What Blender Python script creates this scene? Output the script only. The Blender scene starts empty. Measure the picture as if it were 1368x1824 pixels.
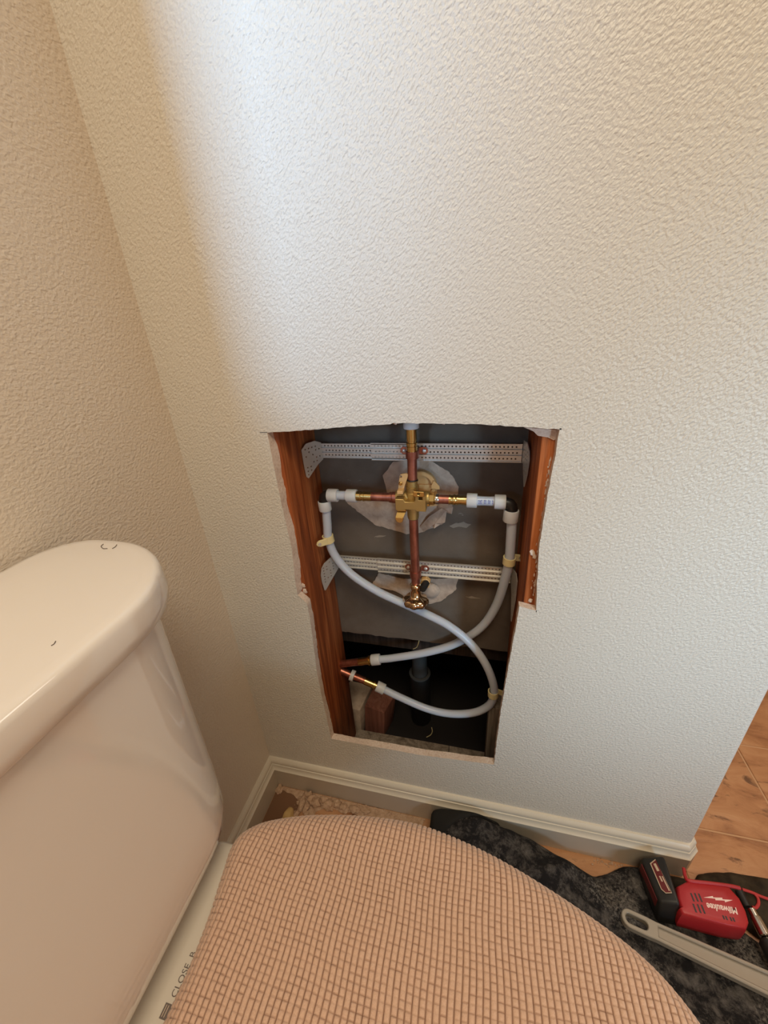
import bpy, bmesh, math, random
import numpy as np
from mathutils import Vector, Matrix, noise

# ------------------------------------------------------------------ camera
S = bpy.context.scene
COL = S.collection
cam_data = bpy.data.cameras.new('camera')
cam_data.sensor_fit = 'HORIZONTAL'
cam_data.sensor_width = 36.0
cam_data.lens = 712.3356 / 1368 * 36.0
cam_data.clip_start = 0.01
cam = bpy.data.objects.new('camera', cam_data)
COL.objects.link(cam)
cam.matrix_world = Matrix((
    (0.9709244, -0.0467995, 0.2347671, 0.467),
    (0.2313668, 0.4351696, -0.8701131, -0.52),
    (-0.0614427, 0.8991314, 0.4333446, 1.02),
    (0, 0, 0, 1)))
S.camera = cam

# ------------------------------------------------------------------ world, lights, exposure
W = bpy.data.worlds.new('world')
S.world = W
W.use_nodes = True
W.node_tree.nodes['Background'].inputs[0].default_value = (0.62, 0.76, 1.0, 1)
W.node_tree.nodes['Background'].inputs[1].default_value = 0.05
S.view_settings.view_transform = 'Standard'
S.view_settings.look = 'None'
S.view_settings.exposure = 0.0
S.view_settings.gamma = 1.0
S.view_settings.use_curve_mapping = False


def area(name, loc, target, sx, sy, power, color, spread=180):
    d = bpy.data.lights.new(name, 'AREA')
    d.shape = 'RECTANGLE'
    d.size, d.size_y = sx, sy
    d.energy = power
    d.color = color
    d.spread = math.radians(spread)
    o = bpy.data.objects.new(name, d)
    COL.objects.link(o)
    o.location = loc
    o.rotation_euler = (Vector(target) - Vector(loc)).to_track_quat('-Z', 'Y').to_euler()
    return o


# daylight that comes through the window of the left wall, behind the toilet
area('window_daylight', (-0.36, -2.45, 1.85), (0.07, 0.0, 1.50), 0.26, 0.95, 3.05, (0.34, 0.63, 1.0), 26)
# warm ceiling fixture of the room
area('ceiling_light', (0.72, -1.10, 2.40), (0.72, -1.10, 0.0), 0.9, 0.7, 25.2, (1.0, 0.88, 0.66))
# unseen cool fill lamp, added to light the lower right of the wall
area('cool_wall_fill', (2.0, -1.9, 0.95), (0.84, 0.0, 0.62), 0.45, 0.7, 1.65, (0.40, 0.67, 0.90), 28)
# light of the next room, beyond the end of the wall
area('hall_light', (1.75, 0.5, 2.40), (1.75, 0.5, 0.0), 0.7, 0.9, 11.2, (1.0, 0.84, 0.72))


# ------------------------------------------------------------------ materials
def srgb(r, g, b):
    def f(c):
        c /= 255.0
        return c / 12.92 if c <= 0.04045 else ((c + 0.055) / 1.055) ** 2.4
    return (f(r), f(g), f(b), 1)


def mat(name, col, rough=0.5, metal=0.0, spec=0.5, coat=0.0, sss=0.0):
    m = bpy.data.materials.new(name)
    m.use_nodes = True
    b = m.node_tree.nodes['Principled BSDF']
    b.inputs['Base Color'].default_value = col
    b.inputs['Roughness'].default_value = rough
    b.inputs['Metallic'].default_value = metal
    b.inputs['Specular IOR Level'].default_value = spec
    b.inputs['Coat Weight'].default_value = coat
    b.inputs['Subsurface Weight'].default_value = sss
    if sss:
        b.inputs['Subsurface Scale'].default_value = 0.004
    return m


class N:
    """tiny node helper"""
    def __init__(s, m):
        s.t = m.node_tree
        s.b = s.t.nodes['Principled BSDF']
        s.co = s.t.nodes.new('ShaderNodeTexCoord').outputs['Object']

    def new(s, kind, **kw):
        n = s.t.nodes.new(kind)
        for k, v in kw.items():
            if k in n.inputs:
                n.inputs[k].default_value = v
            else:
                setattr(n, k, v)
        return n

    def link(s, a, b):
        s.t.links.new(a, b)

    def map(s, scale, rot=(0, 0, 0)):
        n = s.new('ShaderNodeMapping')
        n.inputs['Scale'].default_value = scale
        n.inputs['Rotation'].default_value = rot
        s.link(s.co, n.inputs['Vector'])
        return n.outputs[0]

    def noise(s, vec, scale, detail=3, rough=0.5, dist=0.0):
        n = s.new('ShaderNodeTexNoise', Scale=scale, Detail=detail, Roughness=rough, Distortion=dist)
        s.link(vec, n.inputs['Vector'])
        return n.outputs['Fac']

    def ramp(s, fac, stops):
        n = s.new('ShaderNodeValToRGB')
        e = n.color_ramp.elements
        while len(e) < len(stops):
            e.new(0.5)
        for i, (p, c) in enumerate(stops):
            e[i].position = p
            e[i].color = c
        s.link(fac, n.inputs[0])
        return n.outputs[0]

    def mix(s, fac, a, b):
        n = s.new('ShaderNodeMix', data_type='RGBA')
        for sock, v in ((n.inputs[0], fac), (n.inputs[6], a), (n.inputs[7], b)):
            if hasattr(v, 'is_output'):
                s.link(v, sock)
            else:
                sock.default_value = v
        return n.outputs[2]

    def color(s, out):
        s.link(out, s.b.inputs['Base Color'])

    def bump(s, height, strength, dist, prev=None):
        n = s.new('ShaderNodeBump', Strength=strength, Distance=dist)
        s.link(height, n.inputs['Height'])
        if prev is not None:
            s.link(prev, n.inputs['Normal'])
        s.link(n.outputs[0], s.b.inputs['Normal'])
        return n.outputs[0]


def mk_paint(name, col, relief=0.62):
    m = mat(name, col, 0.42, 0, 0.45)
    n = N(m)
    v = n.map((1, 1, 1), (0.3, 0.5, 0.25))
    st = n.new('ShaderNodeMapping')
    st.inputs['Scale'].default_value = (1.0, 1.0, 1.65)
    vr = n.new('ShaderNodeVectorRotate', rotation_type='Y_AXIS', Angle=0.85)
    n.link(n.co, vr.inputs['Vector'])
    n.link(vr.outputs[0], st.inputs['Vector'])
    r = n.noise(st.outputs[0], 225, 1.6, 0.45, 0.2)
    b = n.noise(v, 420, 2, 0.5, 0.2)
    p = n.bump(r, relief, 0.0030)
    n.bump(b, 0.12, 0.0006, p)
    g = n.noise(v, 2.2, 2, 0.5)
    n.color(n.mix(g, col, tuple(c * 0.96 for c in col[:3]) + (1,)))
    return m


M = {}
M['paint'] = mk_paint('wall_paint', srgb(218, 210, 198))
M['paint_warm'] = mk_paint('wall_paint_left', srgb(222, 208, 192), 0.45)
M['plain'] = mat('flat_paint', srgb(216, 206, 188), 0.8)
M['trim'] = mat('trim_enamel', srgb(218, 207, 190), 0.32, 0, 0.5)

m = mat('gypsum', srgb(214, 190, 172), 0.9)
n = N(m)
a = n.noise(n.co, 260, 5, 0.65)
n.color(n.ramp(a, [(0.25, srgb(192, 164, 146)), (0.5, srgb(216, 194, 178)), (0.75, srgb(226, 210, 196))]))
n.bump(a, 0.6, 0.002)
M['gypsum'] = m


def mk_wood(name, c1, c2, c3, rough=0.6, sc=1.0):
    m = mat(name, c2, rough, 0, 0.3)
    n = N(m)
    v = n.map((1, 1, 0.06))
    big = n.noise(v, 42 * sc, 4, 0.6, 1.2)
    fine = n.noise(n.map((1, 1, 0.02)), 420 * sc, 3, 0.6)
    c = n.ramp(big, [(0.28, c1), (0.48, c2), (0.62, c3), (0.8, c2)])
    n.color(n.mix(n.ramp(fine, [(0.42, (0, 0, 0, 1)), (0.7, (0.55, 0.55, 0.55, 1))]), c, c1))
    n.bump(fine, 0.35, 0.0008)
    return m


M['fir'] = mk_wood('fir_stud', srgb(92, 42, 18), srgb(160, 84, 42), srgb(196, 116, 66))
M['greywood'] = mk_wood('grey_plate_wood', srgb(92, 78, 66), srgb(138, 122, 106), srgb(160, 144, 128), 0.85)
M['darkwood'] = mk_wood('dark_wood', srgb(36, 27, 21), srgb(56, 44, 36), srgb(74, 60, 52), 0.85)
M['redwood'] = mk_wood('red_block', srgb(110, 66, 52), srgb(140, 88, 72), srgb(156, 104, 86), 0.85)

m = mat('cement_board', srgb(116, 100, 84), 0.75, 0, 0.35)
n = N(m)
a = n.noise(n.co, 9, 5, 0.6, 0.4)
b = n.noise(n.co, 190, 4, 0.6)
c = n.ramp(a, [(0.3, srgb(88, 74, 62)), (0.7, srgb(108, 95, 84))])
sp = n.noise(n.map((1, 1, 2.2)), 46, 4, 0.7, 1.0)
n.color(n.mix(n.ramp(sp, [(0.70, (0, 0, 0, 1)), (0.78, (0.5, 0.5, 0.5, 1))]), c, srgb(190, 180, 168)))
n.bump(b, 0.25, 0.001)
M['cement'] = m

m = mat('mortar', srgb(176, 156, 142), 0.85)
n = N(m)
a = n.noise(n.co, 60, 4, 0.6, 0.5)
n.color(n.ramp(a, [(0.3, srgb(166, 142, 124)), (0.7, srgb(198, 174, 154))]))
n.bump(a, 0.4, 0.002)
M['mortar'] = m

M['galv'] = mat('galvanized_steel', srgb(214, 208, 200), 0.38, 0.6)
M['brass'] = mat('rough_brass', srgb(190, 160, 100), 0.46, 0.85)
M['brass_shiny'] = mat('bright_brass', srgb(212, 180, 116), 0.26, 1.0)
M['bronze'] = mat('polished_bronze', srgb(206, 176, 140), 0.14, 1.0)
M['tan'] = mat('tan_plastic', srgb(216, 170, 112), 0.55)
M['rubber'] = mat('dark_plastic', srgb(28, 26, 25), 0.4)
m = mat('copper', srgb(196, 104, 78), 0.4, 0.9)
n = N(m)
a = n.noise(n.map((1, 1, 0.5)), 70, 4, 0.6)
n.color(n.ramp(a, [(0.3, srgb(146, 88, 72)), (0.62, srgb(188, 122, 102)), (0.85, srgb(204, 144, 126))]))
M['copper'] = m
M['solder'] = mat('solder', srgb(190, 186, 180), 0.25, 1.0)
M['pex'] = mat('white_pex', srgb(190, 194, 204), 0.32, 0, 0.5, 0, 0.25)
M['ring'] = mat('pex_ring', srgb(200, 199, 199), 0.42, 0, 0.5, 0, 0.2)
M['blue_ink'] = mat('blue_ink', srgb(120, 124, 178), 0.6)
M['cream'] = mat('cream_plastic', srgb(226, 206, 152), 0.45, 0, 0.5, 0, 0.1)
M['abs'] = mat('black_abs', srgb(26, 24, 24), 0.5)
M['absring'] = mat('grey_rim', srgb(74, 72, 70), 0.6)
M['porcelain'] = mat('porcelain', srgb(228, 220, 214), 0.10, 0, 0.5, 0.6)
M['seat_plastic'] = mat('seat_plastic', srgb(204, 194, 180), 0.35)
M['print'] = mat('grey_print', srgb(104, 92, 86), 0.6)
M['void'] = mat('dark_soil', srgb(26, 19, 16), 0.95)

m = mat('waffle_fabric', srgb(214, 172, 138), 0.9, 0, 0.15)
n = N(m)
at = n.new('ShaderNodeAttribute', attribute_name='groove_shade')
f = n.noise(n.co, 900, 3, 0.7)
g = n.noise(n.co, 7, 3, 0.5)
c = n.ramp(f, [(0.3, srgb(196, 158, 136)), (0.7, srgb(222, 188, 165))])
c = n.mix(g, c, srgb(206, 170, 146))
n.color(n.mix(at.outputs['Fac'], c, srgb(108, 70, 50)))  # shade in the grooves painted into the fabric colour as dark brown lines
n.bump(f, 0.35, 0.0012)
n.b.inputs['Sheen Weight'].default_value = 0.25
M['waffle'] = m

m = mat('floor_tile', srgb(170, 112, 70), 0.42, 0, 0.4)
n = N(m)
inf = n.new('ShaderNodeObjectInfo')
off = n.new('ShaderNodeVectorMath', operation='SCALE')
vadd = n.new('ShaderNodeVectorMath', operation='ADD')
cmb = n.new('ShaderNodeCombineXYZ')
n.link(inf.outputs['Random'], cmb.inputs[0])
n.link(inf.outputs['Random'], cmb.inputs[1])
n.link(cmb.outputs[0], off.inputs[0])
off.inputs['Scale'].default_value = 40.0
mp = n.new('ShaderNodeMapping')
mp.inputs['Scale'].default_value = (1.0, 2.6, 1.0)
n.link(n.co, vadd.inputs[0])
n.link(off.outputs[0], vadd.inputs[1])
n.link(vadd.outputs[0], mp.inputs['Vector'])
a = n.noise(mp.outputs[0], 7, 6, 0.62, 0.8)
v2 = n.noise(mp.outputs[0], 5, 5, 0.7, 1.6)
c = n.ramp(a, [(0.28, srgb(148, 100, 68)), (0.5, srgb(190, 138, 98)), (0.72, srgb(208, 160, 120))])
n.color(n.mix(n.ramp(v2, [(0.34, (0.85, 0.85, 0.85, 1)), (0.43, (0, 0, 0, 1))]), c, srgb(98, 68, 50)))
n.bump(a, 0.5, 0.004)
M['tile'] = m
M['grout'] = mat('grout', srgb(206, 166, 130), 0.9)

m = mat('dusty_black_cloth', srgb(34, 33, 34), 0.92, 0, 0.15)
n = N(m)
a = n.noise(n.co, 40, 7, 0.74, 0.3)
b = n.noise(n.co, 230, 4, 0.7, 0.2)
d = n.noise(n.co, 9, 2, 0.5)
c = n.mix(n.ramp(a, [(0.46, (0, 0, 0, 1)), (0.74, (0.5, 0.5, 0.5, 1))]), srgb(32, 30, 31), srgb(146, 138, 132))
dd = n.new('ShaderNodeMath', operation='MULTIPLY')
n.link(b, dd.inputs[0])
n.link(d, dd.inputs[1])
n.color(n.mix(n.ramp(dd.outputs[0], [(0.26, (0, 0, 0, 1)), (0.42, (0.6, 0.6, 0.6, 1))]), c, srgb(150, 142, 134)))
n.bump(b, 0.35, 0.0015)
M['cloth'] = m
m = mat('olive_cloth', srgb(54, 46, 36), 0.9, 0, 0.2)
n = N(m)
a = n.noise(n.co, 40, 4, 0.6)
n.color(n.ramp(a, [(0.35, srgb(44, 36, 28)), (0.75, srgb(76, 66, 52))]))
n.bump(a, 0.3, 0.002)
M['olive'] = m
M['cuff'] = mat('plain_black_cloth', srgb(40, 38, 36), 0.9, 0, 0.15)

M['red'] = mat('red_plastic', srgb(172, 36, 42), 0.45)
M['red_cord'] = mat('red_cord', srgb(186, 52, 52), 0.6)
M['dark_red'] = mat('dark_red', srgb(104, 28, 30), 0.5)
M['black'] = mat('black_plastic', srgb(30, 28, 27), 0.5)
M['white'] = mat('white_print', srgb(244, 214, 206), 0.5)
M['cream_print'] = mat('cream_print', srgb(206, 184, 160), 0.5)
M['chrome'] = mat('steel', srgb(200, 190, 176), 0.16, 1.0)
M['wrench'] = mat('cast_grey', srgb(158, 148, 134), 0.5, 0.3)
M['dust'] = M['mortar']
M['scrape'] = mat('pale_scrape', srgb(138, 124, 110), 0.9)
m = mat('rubble', srgb(190, 158, 128), 0.95)
n = N(m)
a = n.noise(n.co, 120, 5, 0.65)
n.color(n.ramp(a, [(0.3, srgb(176, 142, 114)), (0.6, srgb(204, 170, 142)), (0.8, srgb(222, 196, 170))]))
n.bump(a, 0.3, 0.002)
M['rubble'] = m
M['yellow_foam'] = mat('yellow_lump', srgb(206, 170, 112), 0.8)
M['subfloor'] = mat('bare_floor', srgb(128, 92, 66), 0.85)


# ------------------------------------------------------------------ object helpers
def finish(o, label=None, cat=None, group=None, kind=None):
    if label:
        o['label'] = label
    if cat:
        o['category'] = cat
    if group:
        o['group'] = group
    if kind:
        o['kind'] = kind
    return o


def obj(name, bm, m, parent=None, smooth=35, **tags):
    me = bpy.data.meshes.new(name)
    bm.normal_update()
    bm.to_mesh(me)
    bm.free()
    for mm in (m if isinstance(m, (list, tuple)) else [m]):
        me.materials.append(M[mm])
    if smooth:
        me.shade_smooth()
        me.set_sharp_from_angle(angle=math.radians(smooth))
    o = bpy.data.objects.new(name, me)
    COL.objects.link(o)
    if parent is not None:
        o.parent = parent
        o.matrix_parent_inverse = Matrix.Translation(parent_world(parent)).inverted()
    return finish(o, **tags)


def parent_world(p):
    # only Empties at the top level carry a location; mesh parents sit at the world origin
    return Vector(p.location) if p.parent is None else Vector((0, 0, 0))


def thing(name, loc, label, cat, group=None, kind=None):
    o = bpy.data.objects.new(name, None)
    o.empty_display_size = 0.02
    COL.objects.link(o)
    o.location = loc
    return finish(o, label, cat, group, kind)


def bev(bm, w, seg=2, ang=30):
    if w <= 0:
        return bm
    ed = [e for e in bm.edges if len(e.link_faces) == 2 and e.calc_face_angle(0) > math.radians(ang)]
    bmesh.ops.bevel(bm, geom=ed, offset=w, segments=seg, affect='EDGES', profile=0.5, clamp_overlap=True)
    return bm


def box(x0, x1, y0, y1, z0, z1, b=0.0, seg=2, bm=None):
    t = bmesh.new()
    bmesh.ops.create_cube(t, size=1)
    for v in t.verts:
        v.co = Vector(((x0 + x1) / 2 + v.co.x * (x1 - x0), (y0 + y1) / 2 + v.co.y * (y1 - y0),
                       (z0 + z1) / 2 + v.co.z * (z1 - z0)))
    bev(t, b, seg)
    return join(bm, t)


def join(bm, t):
    if bm is None:
        return t
    me = bpy.data.meshes.new('tmp')
    t.to_mesh(me)
    t.free()
    bm.from_mesh(me)
    bpy.data.meshes.remove(me)
    return bm


def hexa(c8, b=0.0, seg=2, bm=None):
    """box from eight corners: bottom four, then top four, same order"""
    t = bmesh.new()
    v = [t.verts.new(c) for c in c8]
    for f in ((3, 2, 1, 0), (4, 5, 6, 7), (0, 1, 5, 4), (1, 2, 6, 5), (2, 3, 7, 6), (3, 0, 4, 7)):
        t.faces.new([v[i] for i in f])
    bmesh.ops.recalc_face_normals(t, faces=t.faces)
    bev(t, b, seg)
    return join(bm, t)


def frame(d):
    d = Vector(d).normalized()
    up = Vector((0, 0, 1)) if abs(d.z) < 0.9 else Vector((0, 1, 0))
    a = d.cross(up).normalized()
    return d, a, d.cross(a).normalized()


def lathe(prof, p0, axis, seg=24, scallop=None, bm=None):
    """profile of (distance along the axis, radius)"""
    t = bmesh.new()
    d, a, b = frame(axis)
    p0 = Vector(p0)
    rings = []
    for (h, r) in prof:
        if r < 1e-6:
            rings.append([t.verts.new(p0 + d * h)])
            continue
        ring = []
        for i in range(seg):
            q = 2 * math.pi * i / seg
            rr = r * (1 + (scallop(h, q) if scallop else 0))
            ring.append(t.verts.new(p0 + d * h + a * math.cos(q) * rr + b * math.sin(q) * rr))
        rings.append(ring)
    for A, B in zip(rings, rings[1:]):
        for i in range(seg):
            j = (i + 1) % seg
            if len(A) == 1 and len(B) == 1:
                continue
            if len(A) == 1:
                t.faces.new((A[0], B[i], B[j]))
            elif len(B) == 1:
                t.faces.new((A[i], B[0], A[j]))
            else:
                t.faces.new((A[i], B[i], B[j], A[j]))
    for R in (rings[0], rings[-1]):
        if len(R) > 2:
            t.faces.new(R)
    bmesh.ops.recalc_face_normals(t, faces=t.faces)
    return join(bm, t)


def cyl(p0, p1, r, b=0.0, seg=24, bm=None):
    p0, p1 = Vector(p0), Vector(p1)
    L = (p1 - p0).length
    pr = [(0, r), (L, r)] if not b else [(0, r - b), (b * 0.3, r - b * 0.3), (b, r), (L - b, r), (L - b * 0.3, r - b * 0.3), (L, r - b)]
    return lathe(pr, p0, p1 - p0, seg, bm=bm)


def spline(pts, sub=8):
    P = [Vector(p) for p in pts]
    P = [P[0] * 2 - P[1]] + P + [P[-1] * 2 - P[-2]]
    out = []
    for i in range(1, len(P) - 2):
        a, b, c, d = P[i - 1:i + 3]
        for k in range(sub):
            t = k / sub
            out.append(0.5 * ((2 * b) + (c - a) * t + (2 * a - 5 * b + 4 * c - d) * t * t + (3 * b - a - 3 * c + d) * t ** 3))
    out.append(P[-2])
    return out


def tube(path, r, seg=16, bm=None, radii=None):
    t = bmesh.new()
    n = len(path)
    tan = [(path[min(i + 1, n - 1)] - path[max(i - 1, 0)]).normalized() for i in range(n)]
    _, a, _ = frame(tan[0])
    rings = []
    for i in range(n):
        a = (a - tan[i] * a.dot(tan[i])).normalized()
        b = tan[i].cross(a)
        rr = radii[i] if radii else r
        rings.append([t.verts.new(path[i] + (a * math.cos(2 * math.pi * k / seg) + b * math.sin(2 * math.pi * k / seg)) * rr) for k in range(seg)])
    for A, B in zip(rings, rings[1:]):
        for i in range(seg):
            j = (i + 1) % seg
            t.faces.new((A[i], A[j], B[j], B[i]))
    t.faces.new(list(reversed(rings[0])))
    t.faces.new(rings[-1])
    bmesh.ops.recalc_face_normals(t, faces=t.faces)
    return join(bm, t)


def plate(outer, holes, thick, to3, b=0.0, bm=None, seg=1):
    """flat plate with holes. outer, holes: 2-D loops; to3(u, v, w) -> 3-D point; w runs 0..thick"""
    t = bmesh.new()
    edges = []
    for lp in [outer] + holes:
        vs = [t.verts.new((u, v, 0)) for u, v in lp]
        for i in range(len(vs)):
            edges.append(t.edges.new((vs[i], vs[(i + 1) % len(vs)])))
    bmesh.ops.triangle_fill(t, edges=edges, use_beauty=True, normal=(0, 0, 1))
    g = bmesh.ops.extrude_face_region(t, geom=list(t.faces))
    for v in [q for q in g['geom'] if isinstance(q, bmesh.types.BMVert)]:
        v.co.z = thick
    bmesh.ops.recalc_face_normals(t, faces=t.faces)
    if b:
        bev(t, b, seg, 50)
    for v in t.verts:
        v.co = Vector(to3(*v.co))
    bmesh.ops.recalc_face_normals(t, faces=t.faces)
    return join(bm, t)


def circ(u, v, r, n=8, ph=0.0):
    return [(u + r * math.cos(2 * math.pi * i / n + ph), v + r * math.sin(2 * math.pi * i / n + ph)) for i in range(n)]


def text_bm(s, size, to3, depth=0.0003, shear=0.0, xs=1.0, bold=0.0):
    cu = bpy.data.curves.new('t', 'FONT')
    cu.body = s
    cu.size = size
    cu.shear = shear
    cu.offset = bold
    cu.extrude = depth
    cu.align_x = 'CENTER'
    cu.align_y = 'CENTER'
    cu.resolution_u = 4
    o = bpy.data.objects.new('t', cu)
    COL.objects.link(o)
    bpy.context.view_layer.update()
    me = bpy.data.meshes.new_from_object(o.evaluated_get(bpy.context.evaluated_depsgraph_get()))
    bm = bmesh.new()
    bm.from_mesh(me)
    bpy.data.objects.remove(o)
    bpy.data.curves.remove(cu)
    bpy.data.meshes.remove(me)
    for v in bm.verts:
        v.co = Vector(to3(v.co.x * xs, v.co.y, v.co.z))
    return bm


rnd = random.Random(5)


def lump(c, rx, ry, rz, seed, sub=2, amp=0.35, bm=None):
    t = bmesh.new()
    bmesh.ops.create_icosphere(t, subdivisions=sub, radius=1)
    for v in t.verts:
        k = 1 + amp * noise.noise(v.co * 1.6 + Vector((seed * 3.7, seed, 0)))
        v.co = Vector((c[0] + v.co.x * rx * k, c[1] + v.co.y * ry * k, c[2] + max(v.co.z, -0.55) * rz * k))
    return join(bm, t)


# ================================================================== THE SETTING
# ---- front wall: drywall sheet with the jagged access hole
H = 2.44
END = 0.889
hole = [(0.1583, 0.8811), (0.2332, 0.8859), (0.300, 0.8905), (0.3435, 0.8928), (0.3475, 0.8945), (0.3741, 0.894),
        (0.4219, 0.893), (0.4644, 0.892), (0.520, 0.888), (0.5562, 0.8854), (0.5553, 0.860), (0.553, 0.820),
        (0.5511, 0.7827), (0.5496, 0.7125), (0.553, 0.650), (0.5562, 0.6055), (0.5314, 0.6104), (0.5305, 0.580),
        (0.5241, 0.479), (0.5193, 0.3816), (0.517, 0.300), (0.5159, 0.2164), (0.3705, 0.2026), (0.1719, 0.1996),
        (0.169, 0.300), (0.1671, 0.396), (0.1735, 0.5389), (0.172, 0.572), (0.157, 0.5875), (0.158, 0.620),
        (0.1626, 0.6813), (0.1596, 0.774), (0.1585, 0.830)]
fr, bk = [], []
for i, p in enumerate(hole):
    q = hole[(i + 1) % len(hole)]
    L = math.hypot(q[0] - p[0], q[1] - p[1])
    k = max(1, int(L / 0.0065))
    for j in range(k):
        s = j / k
        x, z = p[0] + (q[0] - p[0]) * s, p[1] + (q[1] - p[1]) * s
        jx, jz = rnd.uniform(-1, 1) * 0.0005, rnd.uniform(-1, 1) * 0.0005
        if j == 0:
            jx = jz = 0
        fr.append((x + jx, z + jz))
        ox = oz = 0.0
        nz = noise.noise(Vector((x * 24, z * 24, 1.3))) + 0.25 * noise.noise(Vector((x * 150, z * 150, 2.1)))
        if x < 0.2:                                   # left cut: the core stands proud, torn
            ox = 0.0036 + 0.0055 * nz if z > 0.59 else 0.0012 + 0.0018 * nz
        elif x > 0.5:
            ox = -0.0003 + 0.0008 * nz
        if z < 0.23:
            oz = 0.001 + 0.002 * nz
        bk.append((x + jx + ox, z + jz + oz))
T = 0.0127
bm = bmesh.new()
NO = 14
outer = [(0, 0), (0.876, 0), (0.876, H), (0, H)]
fv = [bm.verts.new((x, 0, z)) for x, z in fr]
bv = [bm.verts.new((x, T, z)) for x, z in bk]
of = [bm.verts.new((x, 0, z)) for x, z in outer]
ob = [bm.verts.new((x, T, z)) for x, z in outer]
for a, b in ((fv, of), (bv, ob)):
    ed = []
    for lp in (a, b):
        for i in range(len(lp)):
            ed.append(bm.edges.new((lp[i], lp[(i + 1) % len(lp)])))
    bmesh.ops.triangle_fill(bm, edges=ed, use_beauty=True, normal=(0, -1, 0))
for i in range(len(fv)):
    j = (i + 1) % len(fv)
    f = bm.faces.new((fv[i], fv[j], bv[j], bv[i]))
    f.material_index = 1
bmesh.ops.recalc_face_normals(bm, faces=bm.faces)
# bullnose end and the end cap that turns back into the next room
prof = [(0.876 + 0.013 * math.sin(q), 0.013 - 0.013 * math.cos(q)) for q in [math.pi / 2 * i / 8 for i in range(9)]] + [(0.889, 0.95)]
cols = [(bm.verts.new((x, y, 0)), bm.verts.new((x, y, H))) for x, y in prof]
for a, b in zip(cols, cols[1:]):
    bm.faces.new((a[0], b[0], b[1], a[1]))
wall_front = obj('wall_front', bm, ['paint', 'gypsum'], smooth=40, kind='structure',
                 label='pale textured wall with a jagged opening cut into it')

# dark pencil-thin overcuts at the corners of the opening
bm = box(0.1465, 0.1585, -0.0003, 0.004, 0.8814, 0.8821)
box(0.5560, 0.5582, -0.0003, 0.004, 0.8852, 0.8868, bm=bm)
box(0.5562, 0.5572, -0.0003, 0.004, 0.6025, 0.6055, bm=bm)
obj('saw_overcut', bm, 'rubber', wall_front, 0, label='thin dark saw cuts past the corners of the opening')

# studs: the bay between them narrows a little towards the back
YB = 0.130
obj('stud', hexa([(0.131, 0.0128, 0.03), (0.169, 0.0128, 0.03), (0.1745, YB, 0.03), (0.136, YB, 0.03),
                  (0.131, 0.0128, 1.6), (0.169, 0.0128, 1.6), (0.1745, YB, 1.6), (0.136, YB, 1.6)], 0.0015), 'fir', wall_front,
    label='orange brown fir stud on the left side of the opening')
obj('stud', hexa([(0.5385, 0.0128, 0.03), (0.5765, 0.0128, 0.03), (0.572, YB, 0.03), (0.534, YB, 0.03),
                  (0.5385, 0.0128, 1.6), (0.5765, 0.0128, 1.6), (0.572, YB, 1.6), (0.534, YB, 1.6)], 0.0015), 'fir', wall_front,
    label='orange brown fir stud on the right side of the opening')
obj('bottom_plate', box(0.02, 0.86, 0.0128, 0.142, 0.0, 0.040, 0.002), 'greywood', wall_front,
    label='dusty grey wood plate along the bottom of the opening')
bm = box(0.4165, 0.4180, 0.03, 0.1422, 0.0385, 0.0404)
obj('plate_crack', bm, 'rubber', wall_front, 0, label='dark crack across the bottom plate')
# grey backer board of the shower, its lower edge chipped
out = [(0.03, 1.55), (0.03, 0.389)]
x = 0.03
while x < 0.85:
    x += rnd.uniform(0.006, 0.016)
    out.append((x, 0.389 + rnd.uniform(-1, 1) * 0.0016))
out += [(0.87, 1.55)]
obj('backer_board', plate(out, [], 0.0125, lambda u, v, w: (u, YB + w, v)), 'cement', wall_front, 0,
    label='grey cement board behind the pipes')
obj('ledger_board', box(0.05, 0.86, 0.152, 0.190, 0.338, 0.376, 0.002), 'darkwood', wall_front,
    label='dark board behind the lower edge of the cement board')
obj('grey_post', box(0.503, 0.533, 0.086, 0.124, 0.0402, 0.27, 0.002), 'greywood', wall_front,
    label='grey wood block standing at the lower right of the opening')


def smear(name, pts, y, th, m, lab, seed):
    """thin irregular plaster skin from a (x, z) outline"""
    o = []
    for i, p in enumerate(pts):
        q = pts[(i + 1) % len(pts)]
        L = math.hypot(q[0] - p[0], q[1] - p[1])
        k = max(1, int(L / 0.004))
        for j in range(k):
            s = j / k
            x, z = p[0] + (q[0] - p[0]) * s, p[1] + (q[1] - p[1]) * s
            w = noise.noise(Vector((x * 130 + seed, z * 130, seed)))
            o.append((x + w * 0.0022, z + noise.noise(Vector((x * 120, z * 120, seed + 9))) * 0.0022))
    return obj(name, plate(o, [], th, lambda u, v, w: (u, y - w, v)), m, wall_front, 0, label=lab)


p1 = [(0.2953, 0.13, 0.7701), (0.3141, 0.13, 0.7956), (0.3441, 0.13, 0.8002), (0.3828, 0.13, 0.7979), (0.4114, 0.13, 0.7793), (0.4289, 0.13, 0.753), (0.4263, 0.13, 0.7381), (0.4101, 0.13, 0.7102), (0.392, 0.13, 0.6752), (0.3605, 0.13, 0.6578), (0.3337, 0.13, 0.6536), (0.2744, 0.13, 0.668), (0.2246, 0.13, 0.7093), (0.215, 0.13, 0.724), (0.252, 0.13, 0.7312), (0.3003, 0.13, 0.7332)]
smear('plaster_patch', [(p[0], p[2]) for p in p1], YB, 0.0022, 'mortar', 'pale plaster smeared on the cement board around the valve', 1.0)
p2 = [(0.2543, 0.13, 0.5245), (0.2723, 0.13, 0.5585), (0.3242, 0.13, 0.5501), (0.3751, 0.13, 0.5553), (0.4306, 0.13, 0.5624), (0.4267, 0.13, 0.534), (0.3971, 0.13, 0.5029), (0.3743, 0.13, 0.493), (0.3282, 0.13, 0.5045), (0.2995, 0.13, 0.5196)]
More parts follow.
